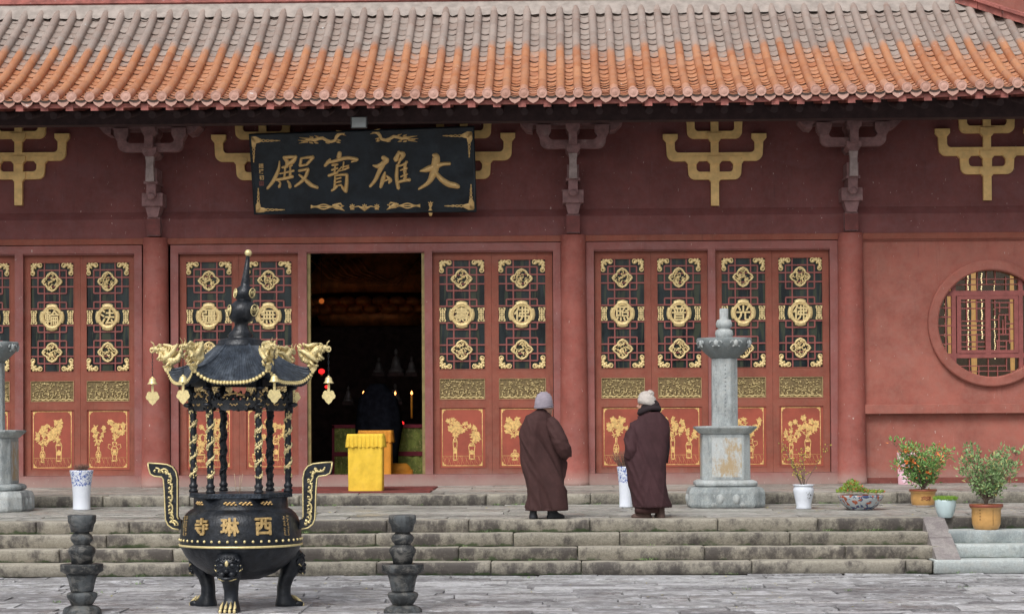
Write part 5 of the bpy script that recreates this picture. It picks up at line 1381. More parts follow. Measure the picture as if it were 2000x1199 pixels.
# ------------------------------------------------------------------ stone candle stands
def candle_stand(px, label, seed, D=20.2):
    c = P(px, 1100, D); K = D/F; zz = lambda v: P(px, 880+v/3.76, D).z; r = lambda w_: w_/3.76*K
    o = empty('candle_stand', (c.x, D, 0), label, 'candle stand', 'stone candle stands flanking the burner')
    secs = [('cup', [(60, 590), (78, 594), (88, 540), (100, 522), (101, 478), (97, 470), (60, 469), (20, 473)]), ('upper_knop', [(60, 685), (62, 680), (78, 660), (83, 642), (76, 620), (55, 604), (52, 592)]),
            ('shoulder', [(60, 832), (72, 830), (80, 780), (98, 745), (99, 725), (88, 706), (62, 690), (58, 684)]), ('plate', [(60, 912), (100, 912), (118, 902), (156, 880), (157, 836), (153, 830), (100, 829), (20, 830)]),
            ('tapered_drum', [(60, 1034), (80, 1032), (84, 1020), (100, 940), (116, 905), (60, 902)]), ('lower_knop', [(60, 1132), (78, 1126), (92, 1100), (110, 1072), (112, 1052), (106, 1040), (80, 1034), (60, 1033)]),
            ('lotus_foot', [(60, 1262), (150, 1262), (152, 1240), (136, 1232), (141, 1200), (138, 1165), (124, 1146), (90, 1134), (60, 1126)])]
    rg = random.Random(seed)
    for nm, pr in secs:
        m = MB(); m.tone(rg.random(), rg.random()*.8, 0)
        pp = [(r(a)*(1+rg.uniform(-.015, .015)), zz(b)) for a, b in pr]
        if pp[0][1] > pp[-1][1]: pp = pp[::-1]
        m.lathe(pp, 48, flute=.018 if nm not in ('lower_knop', 'upper_knop', 'plate') else (.012 if nm == 'plate' else 0), nf=8 if nm != 'lotus_foot' else 10)
        for v in m.bm.verts: v.co += Vector((noise.noise(v.co*14), noise.noise(v.co*14+Vector((5, 0, 0))), 0))*.004
        m.build(nm, 'dark_stone', o)
    o.rotation_euler.z = seed
candle_stand(160, 'dark stone candle stand left of the iron burner, below a blue and white vase', 1)
candle_stand(786.5, 'dark stone baluster candle stand right of the iron burner', 2)
# ------------------------------------------------------------------ stone sutra pillars on the terrace
def ngon(m, secs, n=8, rot=PI/8, sq=1, smooth=False):
    rows = []
    for r, z_ in secs:
        if n == 4:
            r *= math.cos(PI/8); c_ = .70; rows.append([m.v((r*x_, r*y_, z_)) for x_, y_ in ((1, -c_), (1, c_), (c_, 1), (-c_, 1), (-1, c_), (-1, -c_), (-c_, -1), (c_, -1))])
        else: rows.append([m.v((r*math.cos(rot+2*PI*i/n), r*sq*math.sin(rot+2*PI*i/n), z_)) for i in range(n)])
    if n == 4: n = 8
    for a, b in zip(rows, rows[1:]):
        for i in range(n): m._f([a[i], a[(i+1) % n], b[(i+1) % n], b[i]], smooth)
    m._f(rows[0][::-1]); m._f(rows[-1])
D_PI = 29.2
def pillar(px, D, label, seed):
    c = P(px, 900, D); K = D/F; z0_ = zter(D)
    base_py = 1000
    zz = lambda py: P(1416, py, 29.2).z-zter(29.2)*0 if False else (P(1416, py, 29.2).z-P(1416, 991, 29.2).z)
    o = empty('stone_pillar', (c.x, D, z0_), label, 'pillar', 'octagonal stone pillars on the terrace'); w_ = lambda p_: p_*K
    rg = random.Random(seed); C8 = 1/math.cos(PI/8)
    def pt(nm, secs, mat='pillar_stone', n=8, tone=None, smooth=False):
        m = MB(); m.tone(rg.random() if tone is None else tone, rg.random()*.6, 0); ngon(m, secs, n, smooth=smooth)
        bmesh.ops.bevel(m.bm, geom=[e for e in m.bm.edges if e.calc_length() > .05], offset=.008, segments=2, affect='EDGES'); return m.build(nm, mat, o)
    pt('foot', [(w_(70)*C8, 0), (w_(73)*C8, zz(986)), (w_(73)*C8, zz(962)), (w_(69)*C8, zz(953)), (w_(60)*C8, zz(951))], n=4)
    m = MB(); m.tone(.9, .3, 0)      # carved cloud feet and petals
    for k in range(8):
        a = 2*PI*k/8+PI/8
        for s in (-1, 0, 1): 
            aa = a+s*.16; m.blob((w_(69)*math.cos(aa), w_(69)*math.sin(aa), zz(968+6*abs(s))), (w_(10), w_(10), w_(13)), 2)
        m.blob((w_(71)*math.cos(a), w_(71)*math.sin(a), zz(984)), (w_(9), w_(9), w_(8)), 2)
        a2 = 2*PI*k/8; 
        for s in (-1, 1): m.tube([(w_(66)*math.cos(a2), w_(66)*math.sin(a2), zz(970)), (w_(68)*math.cos(a2+s*.1), w_(68)*math.sin(a2+s*.1), zz(962)), (w_(67)*math.cos(a2+s*.25), w_(67)*math.sin(a2+s*.25), zz(966))], [w_(3), w_(3), w_(1)], 6)
    m.build('carved_petals', 'pillar_stone', o)
    pt('torus', [(w_(50)*C8, zz(951)), (w_(58)*C8, zz(950)), (w_(60)*C8, zz(946)), (w_(59)*C8, zz(941)), (w_(52)*C8, zz(938)), (w_(46)*C8, zz(937.5))], smooth=True, n=4)
    pt('die', [(w_(46.5)*C8, zz(938)), (w_(46)*C8, zz(849))], tone=.4, n=4)
    m = MB(); m.tone(.7, .8, 0)
    for k in range(4):
        a = PI/2*k; ca, sa = math.cos(a), math.sin(a); h2 = w_(46)*.62; d1_ = w_(46.6)
        q_ = [(d1_, -h2, zz(932)), (d1_, h2, zz(932)), (d1_, h2, zz(856)), (d1_, -h2, zz(856))]; m._f([m.v((x_*ca-y_*sa, x_*sa+y_*ca, z_)) for x_, y_, z_ in q_])
    pn = m.build('die_panel', 'pillar_panel', o)
    pt('cap_slab', [(w_(46)*C8, zz(849.5)), (w_(50)*C8, zz(846)), (w_(57)*C8, zz(839)), (w_(59)*C8, zz(838)), (w_(59.5)*C8, zz(834)), (w_(30)*C8, zz(833))], tone=.6, n=4)
    pt('shaft', [(w_(25)*C8, zz(834)), (w_(24.5)*C8, zz(702))], tone=.6)
    m = MB(); m.tone(.0, 1.6, 0); rows = []
    prf = [(22, 703), (25, 702), (36, 692), (46, 682), (51.5, 672), (52.5, 665), (50, 662), (40, 664), (20, 665)]
    m.lathe([(w_(a), zz(b)) for a, b in prf], 64, flute=.035, nf=8); bo = m.build('lotus_bowl', 'pillar_stone', o)
    m = MB(); m.tone(.6, .2, 0)
    for k in range(8):
        a = 2*PI*k/8+PI/8
        for s in (-1, 1): m.tube([(w_(51.5+1.5*math.cos(t))*math.cos(a+s*.14+.10*s*math.cos(t)), w_(50+1.5*math.cos(t))*math.sin(a+s*.14+.10*s*math.cos(t)), zz(674-5*math.sin(t)*1.1)) for t in [i*.6 for i in range(9)]], w_(1.6), 5)
        m.blob((w_(50)*math.cos(a), w_(50)*math.sin(a), zz(673)), (w_(5), w_(5), w_(7)), 2)
    m.build('petal_scrolls', 'pillar_stone', bo)
    m = MB(); m.tone(.75, .5, 0); m.lathe([(w_(12), zz(666)), (w_(16), zz(661)), (w_(18), zz(654)), (w_(16), zz(647)), (w_(11), zz(643.5)), (w_(15), zz(641)), (w_(16), zz(634)), (w_(13.5), zz(627)), (w_(8.5), zz(625)), (w_(8.5), zz(605)), (w_(2), zz(604))], 32); m.build('finial', 'pillar_stone', o)
    o.rotation_euler.z = PI/8*0
    # shallow engraved columns of lettering, too worn to read
    m = MB(); m.tone(.1, .9, 0)
    for k in range(8):
        a = 2*PI*k/8
        for j in range(13):
            z_ = zz(812-8*j); m.blob((w_(24.9)*math.cos(a), w_(24.9)*math.sin(a), z_), (.004, .012, .010) if abs(math.cos(a)) > .7 else (.012, .004, .010), 1)
    m.build('worn_engraving', 'pillar_stone', bo)
    return o
pillar(1416, 29.2, 'tall grey stone pillar with lotus bowl top, in front of the four-leaf doors', 1)
pillar(-17, 28.9, 'grey stone pillar cut off by the left edge of the photo', 2)
# ------------------------------------------------------------------ vases and pots
def onter(px, py):
    """point of the terrace surface seen at this photo position"""
    lo, hi = 24.0, 33.4
    for _ in range(40):
        D = (lo+hi)/2; z = P(px, py, D).z; g_ = zter(D)
        if z < g_: hi = D
        else: lo = D
    D = (lo+hi)/2; p = P(px, py, D); return p.x, D, zter(D), D/F
def vase(px, top, bot, prof, label, cat, name, mat, rim=None, group=None, tp=None, pos=None, floor=None):
    x, D, z0, K = pos or onter(px, bot); r0_ = prof[0][0]*K
    D += r0_
    o = empty(name, (x, D, z0), label, cat, group)
    H = (bot-top)*K; m = MB()
    pts = [(a*K, b*H) for a, b in prof]; m.lathe(pts+[(pts[-1][0]*.88, pts[-1][1]), (pts[-1][0]*.82, pts[-1][1]-.05), (.01, pts[-1][1]-.06)], 48, toneprof=tp)
    m.build('vessel', mat, o); return o, K, H, D
def twigs(o, K, H, n, spread, h, seed, mat='twig_brown', r=.0022, nm='dry_twigs'):
    rg = random.Random(seed); m = MB()
    for i in range(n):
        a = rg.random()*2*PI; l = rg.uniform(.6, 1)*h; s = spread*rg.random()**.6; p = [Vector((.3*s*math.cos(a), .3*s*math.sin(a), H-.04))]
        for k in range(1, 5): t = k/4; p.append(Vector((s*(.3+.7*t)*math.cos(a)+rg.uniform(-.01, .01), s*(.3+.7*t)*math.sin(a)+rg.uniform(-.01, .01), H-.04+l*t)))
        m.tube(p, [r*1.3, r*1.1, r, r*.7, r*.4], 4)
        for _ in range(3):
            q_ = p[rg.randint(1, 3)]; b = rg.random()*6.3; m.tube([q_, q_+Vector((.03*math.cos(b), .03*math.sin(b), .05))], [r*.7, r*.3], 3)
    return m.build(nm, mat, o)
FL = [(17.5, 0), (17.8, .02), (17, .06), (17, .3), (18.5, .6), (20.5, .8), (23, .96), (23.5, 1)]
tpv = [.2]*4+[.65, .85, 1, 1, 1, 1, .2]
o, K, H, D = vase(155.5, 918, 995.5, FL, 'short white vase with blue flowers below its rim, behind the left candle stand', 'vase', 'porcelain_vase', 'blue_white', tp=[.3, .3, .35, .5, .8, 1, 1, .2, .2, .2]); twigs(o, K, H, 90, .13, .12, 1)
FL2 = [(13, 0), (13.2, .02), (12.5, .06), (12.5, .3), (13.5, .6), (15.2, .82), (17, .97), (17.3, 1)]
o, K, H, D = vase(1222.5, 911, 990.5, FL2, 'tall white vase with dry twigs, half behind the person in the cream hat', 'vase', 'porcelain_vase', 'blue_white', tp=[.3, .3, .5, .5, .8, 1, 1, .2, .2, .2]); twigs(o, K, H, 110, .22, .27, 2)
o, K, H, D = vase(1571.5, 946, 993.5, [(15, 0), (15.5, .03), (14.5, .12), (16.5, .35), (20, .68), (20.5, .82), (18.5, .9), (18.5, .93), (21, .95), (21.2, 1)], 'white glazed pot with bare branches and tiny yellow blossoms, left of the painted bowl', 'plant pot', 'potted_shrub', 'porcelain')
rg = random.Random(9); m = MB(); lf = MB()
for i in range(9):
    a = rg.random()*2*PI; s = rg.uniform(.12, .34); hh = rg.uniform(.35, .62); p = [Vector((.02*math.cos(a), .02*math.sin(a), H-.05))]
    for k in range(1, 7): t = k/6; p.append(Vector((s*t*math.cos(a)+rg.uniform(-.015, .015), s*t*.7*math.sin(a), H-.05+hh*t+rg.uniform(-.01, .01))))
    m.tube(p, [.006*(1-.8*k/6) for k in range(7)], 5)
    for _ in range(16):
        j = rg.randint(2, 6); q_ = p[j]+Vector((rg.uniform(-.05, .05), rg.uniform(-.05, .05), rg.uniform(-.03, .04))); lf.tone(rg.random(), rg.random()); lf.blob(q_, (.008, .008, .010), 1)
        m.tube([p[j], q_], [.002, .001], 3)
m.build('branches', 'bark', o); lf.build('yellow_blossom', 'leaf_yellow', o)
m = MB(); rg = random.Random(3)      # little ink painting on the glaze
for _ in range(14): a = -1.15+rg.uniform(-.25, .3); r_ = 20.6*K; zz = H*rg.uniform(.42, .72); m.blob((r_*.95*math.cos(a), r_*.95*math.sin(a), zz), (.006, .004, .006), 1)
m.build('painted_landscape', 'dark_stone', o)
o, K, H, D = vase(1684, 967, 996, [(22, 0), (24, .05), (34, .3), (42, .7), (44.5, .92), (44.5, 1)], 'wide painted porcelain bowl of red and green succulents', 'planter', 'planter_bowl', 'painted_bowl')
def leafquad(m, p, d, L, W, rg):
    d = d.normalized(); sd_ = d.cross(Vector((rg.uniform(-1, 1), rg.uniform(-1, 1), rg.uniform(-.3, 1)))).normalized()
    n = d.cross(sd_).normalized()*L*.12
    a, b, c, e = p, p+d*L*.45+sd_*W*.5+n, p+d*L, p+d*L*.45-sd_*W*.5+n
    m._f([m.v(a), m.v(b), m.v(c), m.v(e)])
m = MB(); rg = random.Random(5); R_ = 42*K
for _ in range(1300):
    a = rg.random()*2*PI; r_ = R_*math.sqrt(rg.random())*1.08; bx = r_*math.cos(a); hgt = H+(.02+.16*max(0, math.sin((bx/R_+1.1)*2.2))**2*rg.random())+.02; p = Vector((bx, r_*math.sin(a), hgt))
    m.tone(rg.random(), rg.random()); leafquad(m, p, Vector((rg.uniform(-1, 1), rg.uniform(-1, 1), rg.uniform(-.2, 1))), rg.uniform(.025, .05), .018, rg)
m.build('succulents', 'leaf_sedum', o)
# shrubs in glazed terracotta pots
def potprof(w): return [(w*.70, 0), (w*.72, .04), (w*.80, .07), (w*.90, .22), (w*.93, .5), (w*.93, .82), (w*1.0, .84), (w*1.03, .9), (w*1.03, 1)]
def shrub(o, K, H, cx, spread, hgt, seed, n_br, leaves, mat, flower=0, trunk=.10, lean=0, tips=None):
    rg = random.Random(seed); m = MB(); lf = MB(); tips_ = []
    for i in range(n_br):
        a = 2*PI*i/n_br+rg.uniform(-.4, .4); s = spread*rg.uniform(.35, 1); hh = hgt*rg.uniform(.55, 1.0)
        p = [Vector((0, 0, H-.03)), Vector((.02*math.cos(a), .02*math.sin(a), H+trunk))]
        for k in range(1, 6):
            t = k/5; p.append(Vector((lean*t+s*t**.8*math.cos(a)+rg.uniform(-.03, .03), s*.8*t**.8*math.sin(a)+rg.uniform(-.03, .03), H+trunk+(hh-trunk)*t**1.1)))
        m.tube(p, [.013, .011, .009, .007, .005, .003, .002], 5)
        for k in range(2, 7):
            for _ in range(3):
                q_ = p[k]+Vector((rg.uniform(-1, 1), rg.uniform(-1, 1), rg.uniform(-.3, .9)))*.075*(spread/.35); m.tube([p[k], q_], [.003, .0015], 3); tips_.append(q_)
    for i in range(leaves):
        c = rg.choice(tips_); rd = Vector((rg.gauss(0, 1), rg.gauss(0, 1), rg.gauss(0, .8))).normalized()*rg.uniform(.005, .055)*(spread/.4)
        lf.tone(rg.random(), rg.random()*(1 if rg.random() < .5 else .6)); leafquad(lf, c+rd, rd+Vector((0, 0, .02)), rg.uniform(.035, .062), .024, rg)
    m.build('stem', 'bark', o); lf.build('foliage', mat, o, fix=False)
    if flower:
        fm = MB()
        for _ in range(flower):
            c = rg.choice(tips_)
            if c.x > .12 or c.y > .12: continue
            for k in range(10): fm.tone(1, .95); leafquad(fm, c+Vector((rg.uniform(-.03, .03), -.03, rg.uniform(-.04, .01))), Vector((rg.uniform(-1, 1), -1, rg.uniform(-.6, 1))), .04, .034, rg)
        fm.build('orange_blossom', 'leaf_azalea', o, fix=False)
    s_ = MB(); s_.lathe([(.01, H-.025), (H*.5, H-.024)], 20, cap=False); return
def soil(o, r, z): m = MB(); m.lathe([(.001, z), (r, z-.005)], 24, cap=False); m.build('soil', 'soil', o)
def rimring(o, r, z0_, z1_, mat='terracotta_rim'):
    m = MB(); m.lathe([(r*.99, z0_), (r*1.035, z0_+.004), (r*1.05, z1_-.004), (r*1.03, z1_+.002), (r*.9, z1_+.002), (r*.88, z0_+.01)], 48, cap=False); m.build('rim', mat, o)
o, K, H, D = vase(1806, 956, 989.5, potprof(25.5), 'ochre pot with an orange-flowering azalea, in front of the pink board', 'plant pot', 'potted_azalea', 'terracotta')
rimring(o, 26*K, H*.9, H); soil(o, 24*K, H-.01); shrub(o, K, H, 0, .45, .61, 21, 15, 2700, 'leaf_azalea', flower=16, trunk=.03, lean=-.04)
m = MB(); m.lathe([(15*K, -.0), (21*K, .015), (20*K, .02), (14*K, .012)], 30); m.build('saucer', 'porcelain', o)
m = MB(); rg = random.Random(8); pts = [(.93*25.5*K*math.cos(-PI/2+.1+.4*math.sin(k*.7)), .95*25.5*K*math.sin(-PI/2+.1+.4*math.sin(k*.7)), H*(.5+.12*math.sin(k*1.9))) for k in range(24)]; m.tube(pts, .003, 4); m.build('engraved_scroll', 'terracotta_rim', o)
o, K, H, D = vase(1849, 975, 1011, [(12, 0), (13.5, .05), (17.5, .3), (20.3, .65), (20.6, .85), (20.6, 1)], 'small pale blue pot of lime green grassy moss', 'plant pot', 'potted_grass', 'pot_celadon')
m = MB(); rg = random.Random(6)
for _ in range(1500):
    a = rg.random()*2*PI; r_ = 20*K*math.sqrt(rg.random()); p = Vector((r_*math.cos(a), r_*math.sin(a), H-.02)); m.tone(rg.random(), 0); leafquad(m, p, Vector((.5*math.cos(a)*r_/.1+rg.uniform(-.5, .5), .5*math.sin(a)*r_/.1+rg.uniform(-.5, .5), 1.1)), rg.uniform(.04, .075), .008, rg)
m.build('grass_tuft', 'leaf_lime', o, fix=False)
KL = 25.9/F; pz = P(1926.5, 1035, 25.83)
o, K, H, D = vase(1926.5, 985, 1034.5, potprof(30), 'large ochre pot with a camellia shrub, standing on the marble ledge', 'plant pot', 'potted_camellia', 'terracotta', pos=(pz.x, 25.70, .470, KL))
rimring(o, 31*K, H*.88, H); soil(o, 29*K, H-.01); shrub(o, K, H, 0, .43, .66, 33, 16, 2100, 'leaf_green', trunk=.05, lean=.02)
m = MB()
for k in range(4): a = -PI/2-.62; m.blob((30*.94*K*math.cos(a), 30*.94*K*math.sin(a), H*(.42+.12*k)), (.006, .006, .008), 1)
m.tube([(30*.94*K*math.cos(-PI/2+.28), 30*.94*K*math.sin(-PI/2+.28), H*.2), (30*.94*K*math.cos(-PI/2+.28), 30*.94*K*math.sin(-PI/2+.28), H*.8)], .002, 4)
m.build('painted_marks', 'soil', o)
# pink board leaning on the wall behind the azalea
a, b, D = P(1755, 954, 33.0), P(1799, 954, 33.0), 33.0; zp_ = zpl(33.0)
m = MB(); hgt = 62*33/F; v = m.bbox(a.x, b.x, D, D+.03, zp_, zp_+hgt, .003)
for q_ in m.bm.verts: q_.co.y += (q_.co.z-zp_)*.25
m.build('pink_board', 'pink_card', label='pale pink printed board leaning on the red wall behind the azalea', cat='board')
# red plank mat in front of the threshold
a, b = P(573, 952, 33), P(857, 952, 33); z1, z2 = zpl(31.2), zpl(32.3)
mt = empty('threshold_mat', ((a.x+b.x)/2, 32, z1), 'two worn red strips laid on the plinth in front of the open doorway', 'mat')
for yy0, yy1, h_ in ((30.75, 31.35, .012), (31.6, 32.75, .02)):
    m = MB(); m.box(a.x, b.x, yy0, yy1, zpl(yy0)-.01, zpl(yy0)+h_+.012); o = m.build('mat_strip', 'mat_red', mt); o.matrix_parent_inverse = Matrix.Translation(-Vector(mt.location))
# ------------------------------------------------------------------ cloth-covered altars
def covered_box(px0, px1, py0, py1, D, mat, label, name, valance=True, zf=None):
    K = D/F; w_ = (px1-px0)*K/2; c = P((px0+px1)/2, 900, D); z0_ = zf if zf is not None else zpl(D); H = (py1-py0)*K
    o = empty(name, (c.x, D+w_*.5, z0_), label, 'altar box', None)
    m = MB(); N_ = 14; w2 = w_*.93; d2 = w_*.55
    pts = []
    for i in range(N_): pts.append((-w2+2*w2*i/N_, -d2))
    for i in range(8): pts.append((w2, -d2+2*d2*i/8))
    for i in range(N_): pts.append((w2-2*w2*i/N_, d2))
    for i in range(8): pts.append((-w2, d2-2*d2*i/8))
    rows = []
    for z_ in (.0, .12, .3, .5, .7, .9, 1.0):
        rows.append([m.v((x_*(1+.012*noise.noise(Vector((x_*6, y_*6, z_*2)))-.02*(1-z_)), y_+.022*noise.noise(Vector((x_*9, z_*2.5, 7))), z_*H*(1-.0)-(.015*math.sin((x_/w2+1)*PI*.5) if z_ == 0 else 0)+(.012 if z_ == 0 else 0))) for x_, y_ in pts])
    n = len(pts)
    for a_, b_ in zip(rows, rows[1:]):
        for i in range(n): m._f([a_[i], a_[(i+1) % n], b_[(i+1) % n], b_[i]], True)
    m._f(rows[-1]); m.build('drape', mat, o)
    if valance:
        m = MB(); M_ = 140; rows = []
        per = []
        for i in range(M_):
            t = i/M_*4; s_ = int(t); f_ = t-s_; k = 1.015
            x_, y_ = ((-w2+2*w2*f_, -d2), (w2, -d2+2*d2*f_), (w2-2*w2*f_, d2), (-w2, d2-2*d2*f_))[s_]; nx_, ny_ = ((0, -1), (1, 0), (0, 1), (-1, 0))[s_]; per.append((x_*k, y_*k, nx_, ny_))
        for z_, am in ((H+.004, .0), (H-.03, .006), (H-.10, .012), (H-.185, .018)):
            rows.append([m.v((x_+nx_*(am*math.sin(i*1.55)+am*.7+.006), y_+ny_*(am*math.sin(i*1.55)+am*.7+.006), z_+(.008*math.sin(i*.9) if am > .015 else 0))) for i, (x_, y_, nx_, ny_) in enumerate(per)])
        for a_, b_ in zip(rows, rows[1:]):
            for i in range(M_): m._f([a_[i], a_[(i+1) % M_], b_[(i+1) % M_], b_[i]], True)
        m._f(rows[0]); m.build('valance', mat, o)
    return o
covered_box(677, 750, 848, 960, 31.0, 'yellow_cloth', 'bright yellow cloth-covered box with gathered valance, outside the threshold', 'covered_altar', zf=zpl(31)+.012)
covered_box(699, 767, 841, 943, 34.6, 'orange_cloth', 'orange cloth-covered box just inside the doorway, behind the yellow one', 'covered_altar', zf=.832)
FZ = .832
def altar(px0, px1, D, label):
    K = D/F; a, b = P(px0, 900, D), P(px1, 900, D); ztop = P(730, 830, D).z
    o = empty('altar_table', ((a.x+b.x)/2, D+.4, FZ), label, 'altar table'); w_ = (b.x-a.x)/2; H = ztop-FZ
    m = MB(); N_ = 30; rows = []
    for z_ in (0, .5, 1): rows.append([m.v((-w_+2*w_*i/N_, -.4+.012*math.sin(i*1.3), H*z_)) for i in range(N_+1)])
    for a_, b_ in zip(rows, rows[1:]):
        for i in range(N_): m._f([a_[i], a_[i+1], b_[i+1], b_[i]], True)
    m.box(-w_, w_, -.38, .4, 0, H-.01); m.build('green_cloth', 'green_cloth', o)
    m = MB(); m.box(-w_-.01, w_+.01, -.425, .41, H-.05, H+.01); m.box(-w_-.005, w_+.005, -.42, -.38, H*.44, H*.52); m.box(-w_-.01, -w_+.03, -.425, -.37, 0, H); m.build('crimson_band', 'crimson_cloth', o); return o, ztop
_, zat = altar(650, 697, 36.2, 'altar table with green cloth and crimson band, left side of the dark doorway')
altar(757, 850, 36.2, 'altar table with green cloth and crimson band, right side of the dark doorway')
c = P(783, 915, 35.2); o = empty('kneeling_cushion', (c.x, 35.3, FZ), 'fringed orange kneeling cushion on the hall floor', 'cushion')
m = MB(); m.loft([(0, 0, 0, .18, .16), (.1, 0, 0, .19, .17), (.24, -.02, 0, .17, .15), (.30, -.03, 0, .12, .1)], 24); m.build('padding', 'orange_cloth', o)
m = MB()
for i in range(50): a = 2*PI*i/50; m.tube([(.185*math.cos(a), .165*math.sin(a), .2), (.20*math.cos(a), .18*math.sin(a), .02)], .006, 4)
m.build('fringe', 'orange_cloth', o)
m = MB(); K = 35.6/F; c = P(735, 800, 35.6); m.loft([(FZ, c.x, 35.9, .32, .25), (1.3, c.x-.02, 35.9, .36, .25), (1.75, c.x+.02, 35.9, .40, .26), (2.2, c.x, 35.9, .33, .22), (2.45, c.x, 35.9, .12, .12)], 28)
m.build('veiled_lectern', 'hall_dark', label='dark draped shape behind the orange box in the doorway', cat='drape')
for px, py, lab in ((710, 768, 'small candle burning left of centre in the dark doorway'), (772, 769, 'small candle in a glass holder, middle right of the dark doorway'), (804, 768, 'candle on a tall orange pillar by the right jamb')):
    c = P(px, py, 36.3); o = empty('candle', (c.x, 36.3, c.z-.12), lab, 'candle', 'candles burning in the hall')
    m = MB(); m.lathe([(.018, -.02 if px < 800 else -.30), (.02, .08), (.005, .10)], 12); m.build('wax', 'orange_cloth' if px > 800 else 'statue_dim', o)
    m = MB(); m.lathe([(.002, .095), (.022 if px != 772 else .012, .115), (.016, .135), (.002, .165)], 10); m.build('flame', 'flame', o)
    if px < 800: m = MB(); m.lathe([(.03, -.2), (.012, -.15), (.04, -.02), (.05, .0)], 16); m.build('holder', 'statue_dim', o)
for px, py, r_, lab in ((628, 725, .055, 'larger red lamp glowing left of the doorway'), (638, 755, .035, 'smaller red lamp just below the larger one'), (785, 826, .04, 'round red lamp on the right altar table')):
    c = P(px, py, 36.4); o = empty('votive_lamp', (c.x, 36.4, c.z), lab, 'lamp', 'red votive lamps')
    m = MB(); m.lathe([(r_*.4, -r_*.8), (r_*.9, -r_*.5), (r_, 0), (r_*.85, r_*.5), (r_*.3, r_*.8)], 14); m.build('glass', 'red_lamp', o)
    m = MB(); m.lathe([(r_*.45, -r_*1.4), (r_*.3, -r_*.8)], 12); m.build('stand', 'gilt_dim', o)
def figurine(px, py0, py1, w_, lab, D=37.5, mat='statue_dim'):
    K = D/F; c = P(px, py1, D); h = (py1-py0)*K; o = empty('seated_statue', (c.x, D, c.z), lab, 'statue', 'small statues on the altar shelves')
    m = MB(); m.loft([(0, 0, 0, w_*K, w_*K*.7), (h*.12, 0, 0, w_*K*1.05, w_*K*.7), (h*.2, 0, 0, w_*K*.7, w_*K*.5), (h*.4, 0, 0, w_*K*.6, w_*K*.45), (h*.62, 0, 0, w_*K*.42, w_*K*.3), (h*.7, 0, 0, w_*K*.15, w_*K*.15)], 20)
    m.blob((0, 0, h*.83), (w_*K*.26, w_*K*.26, h*.16), 2); m.build('figure', mat, o)
    m = MB(); m.box(-w_*K*1.1, w_*K*1.1, -w_*K*.7, w_*K*.7, -.06, 0); m.build('base', 'altar_dark', o)
for a in ((774, 680, 728, 15, 'pale seated statue high in the middle right of the doorway'), (740, 697, 728, 11, 'small pale statue left of the tallest one'), (804, 695, 728, 11, 'small pale statue right of the tallest one'), (680, 752, 784, 10, 'grey figurine left on the lower altar shelf'), (736, 755, 784, 11, 'dull orange figurine in the middle of the lower shelf'), (772, 748, 784, 13, 'glassy figurine with a light behind it on the lower shelf')): figurine(*a)
# the great gilt image: folds of the robe over a lotus seat
c = P(730, 590, 40.0); g_ = empty('great_buddha_statue', (c.x, 40.6, FZ), 'huge gilt robed statue on a lotus seat, dim in the hall', 'statue')
zl = P(730, 590, 40).z-FZ; zk = P(730, 560, 40).z-FZ; zt_ = P(730, 490, 40).z-FZ
m = MB(); m.loft([(zk-.12, 0, 0, 1.25, .9), (zk+.1, 0, 0, 1.35, .9), (zk+.4, 0, 0, 1.15, .8), (zt_+.5, 0, .1, .8, .6), (zt_+1.2, 0, .1, .6, .45)], 48)
for k in range(7):
    m.tube([(-1.15+.15*k, -.75-.02*k, zk+.5), (-.8+.12*k, -.92, zk+.15+.02*k), (-.1+.1*k, -.95, zk-.0), (.9, -.8, zk+.25+.05*k)], .025, 6)
m.build('gilt_robe', 'gilt_dim', g_)
m = MB()
for row in range(2):
    for k in range(26):
        a = 2*PI*(k+.5*row)/26; m.blob((1.3*math.cos(a), .95*math.sin(a), zl-.14*row), (.17, .17, .10), 2)
m.loft([(zl-.5, 0, 0, 1.0, .7), (zl-.1, 0, 0, 1.2, .85)], 32); m.build('lotus_seat', 'gilt_dim', g_)
m = MB(); m.loft([(0, 0, 0, 1.5, 1.0), (zl-.6, 0, 0, 1.4, .9), (zl-.5, 0, 0, 1.5, 1.0), (zl-.45, 0, 0, 1.2, .8)], 24, p=6); m.build('pedestal', 'altar_dark', g_)
c = P(628, 588, 39.0); m = MB(); m.blob((c.x, 39, c.z), (.05, .04, .05), 2); o = m.build('hanging_lantern', 'ember_orange', label='small amber lantern glowing at the upper left of the dark doorway', cat='lantern')
m = MB(); m.tube([(c.x, 39, c.z+.05), (c.x, 39, 6.9)], .004, 4); m.build('cord', 'dark_red', o)
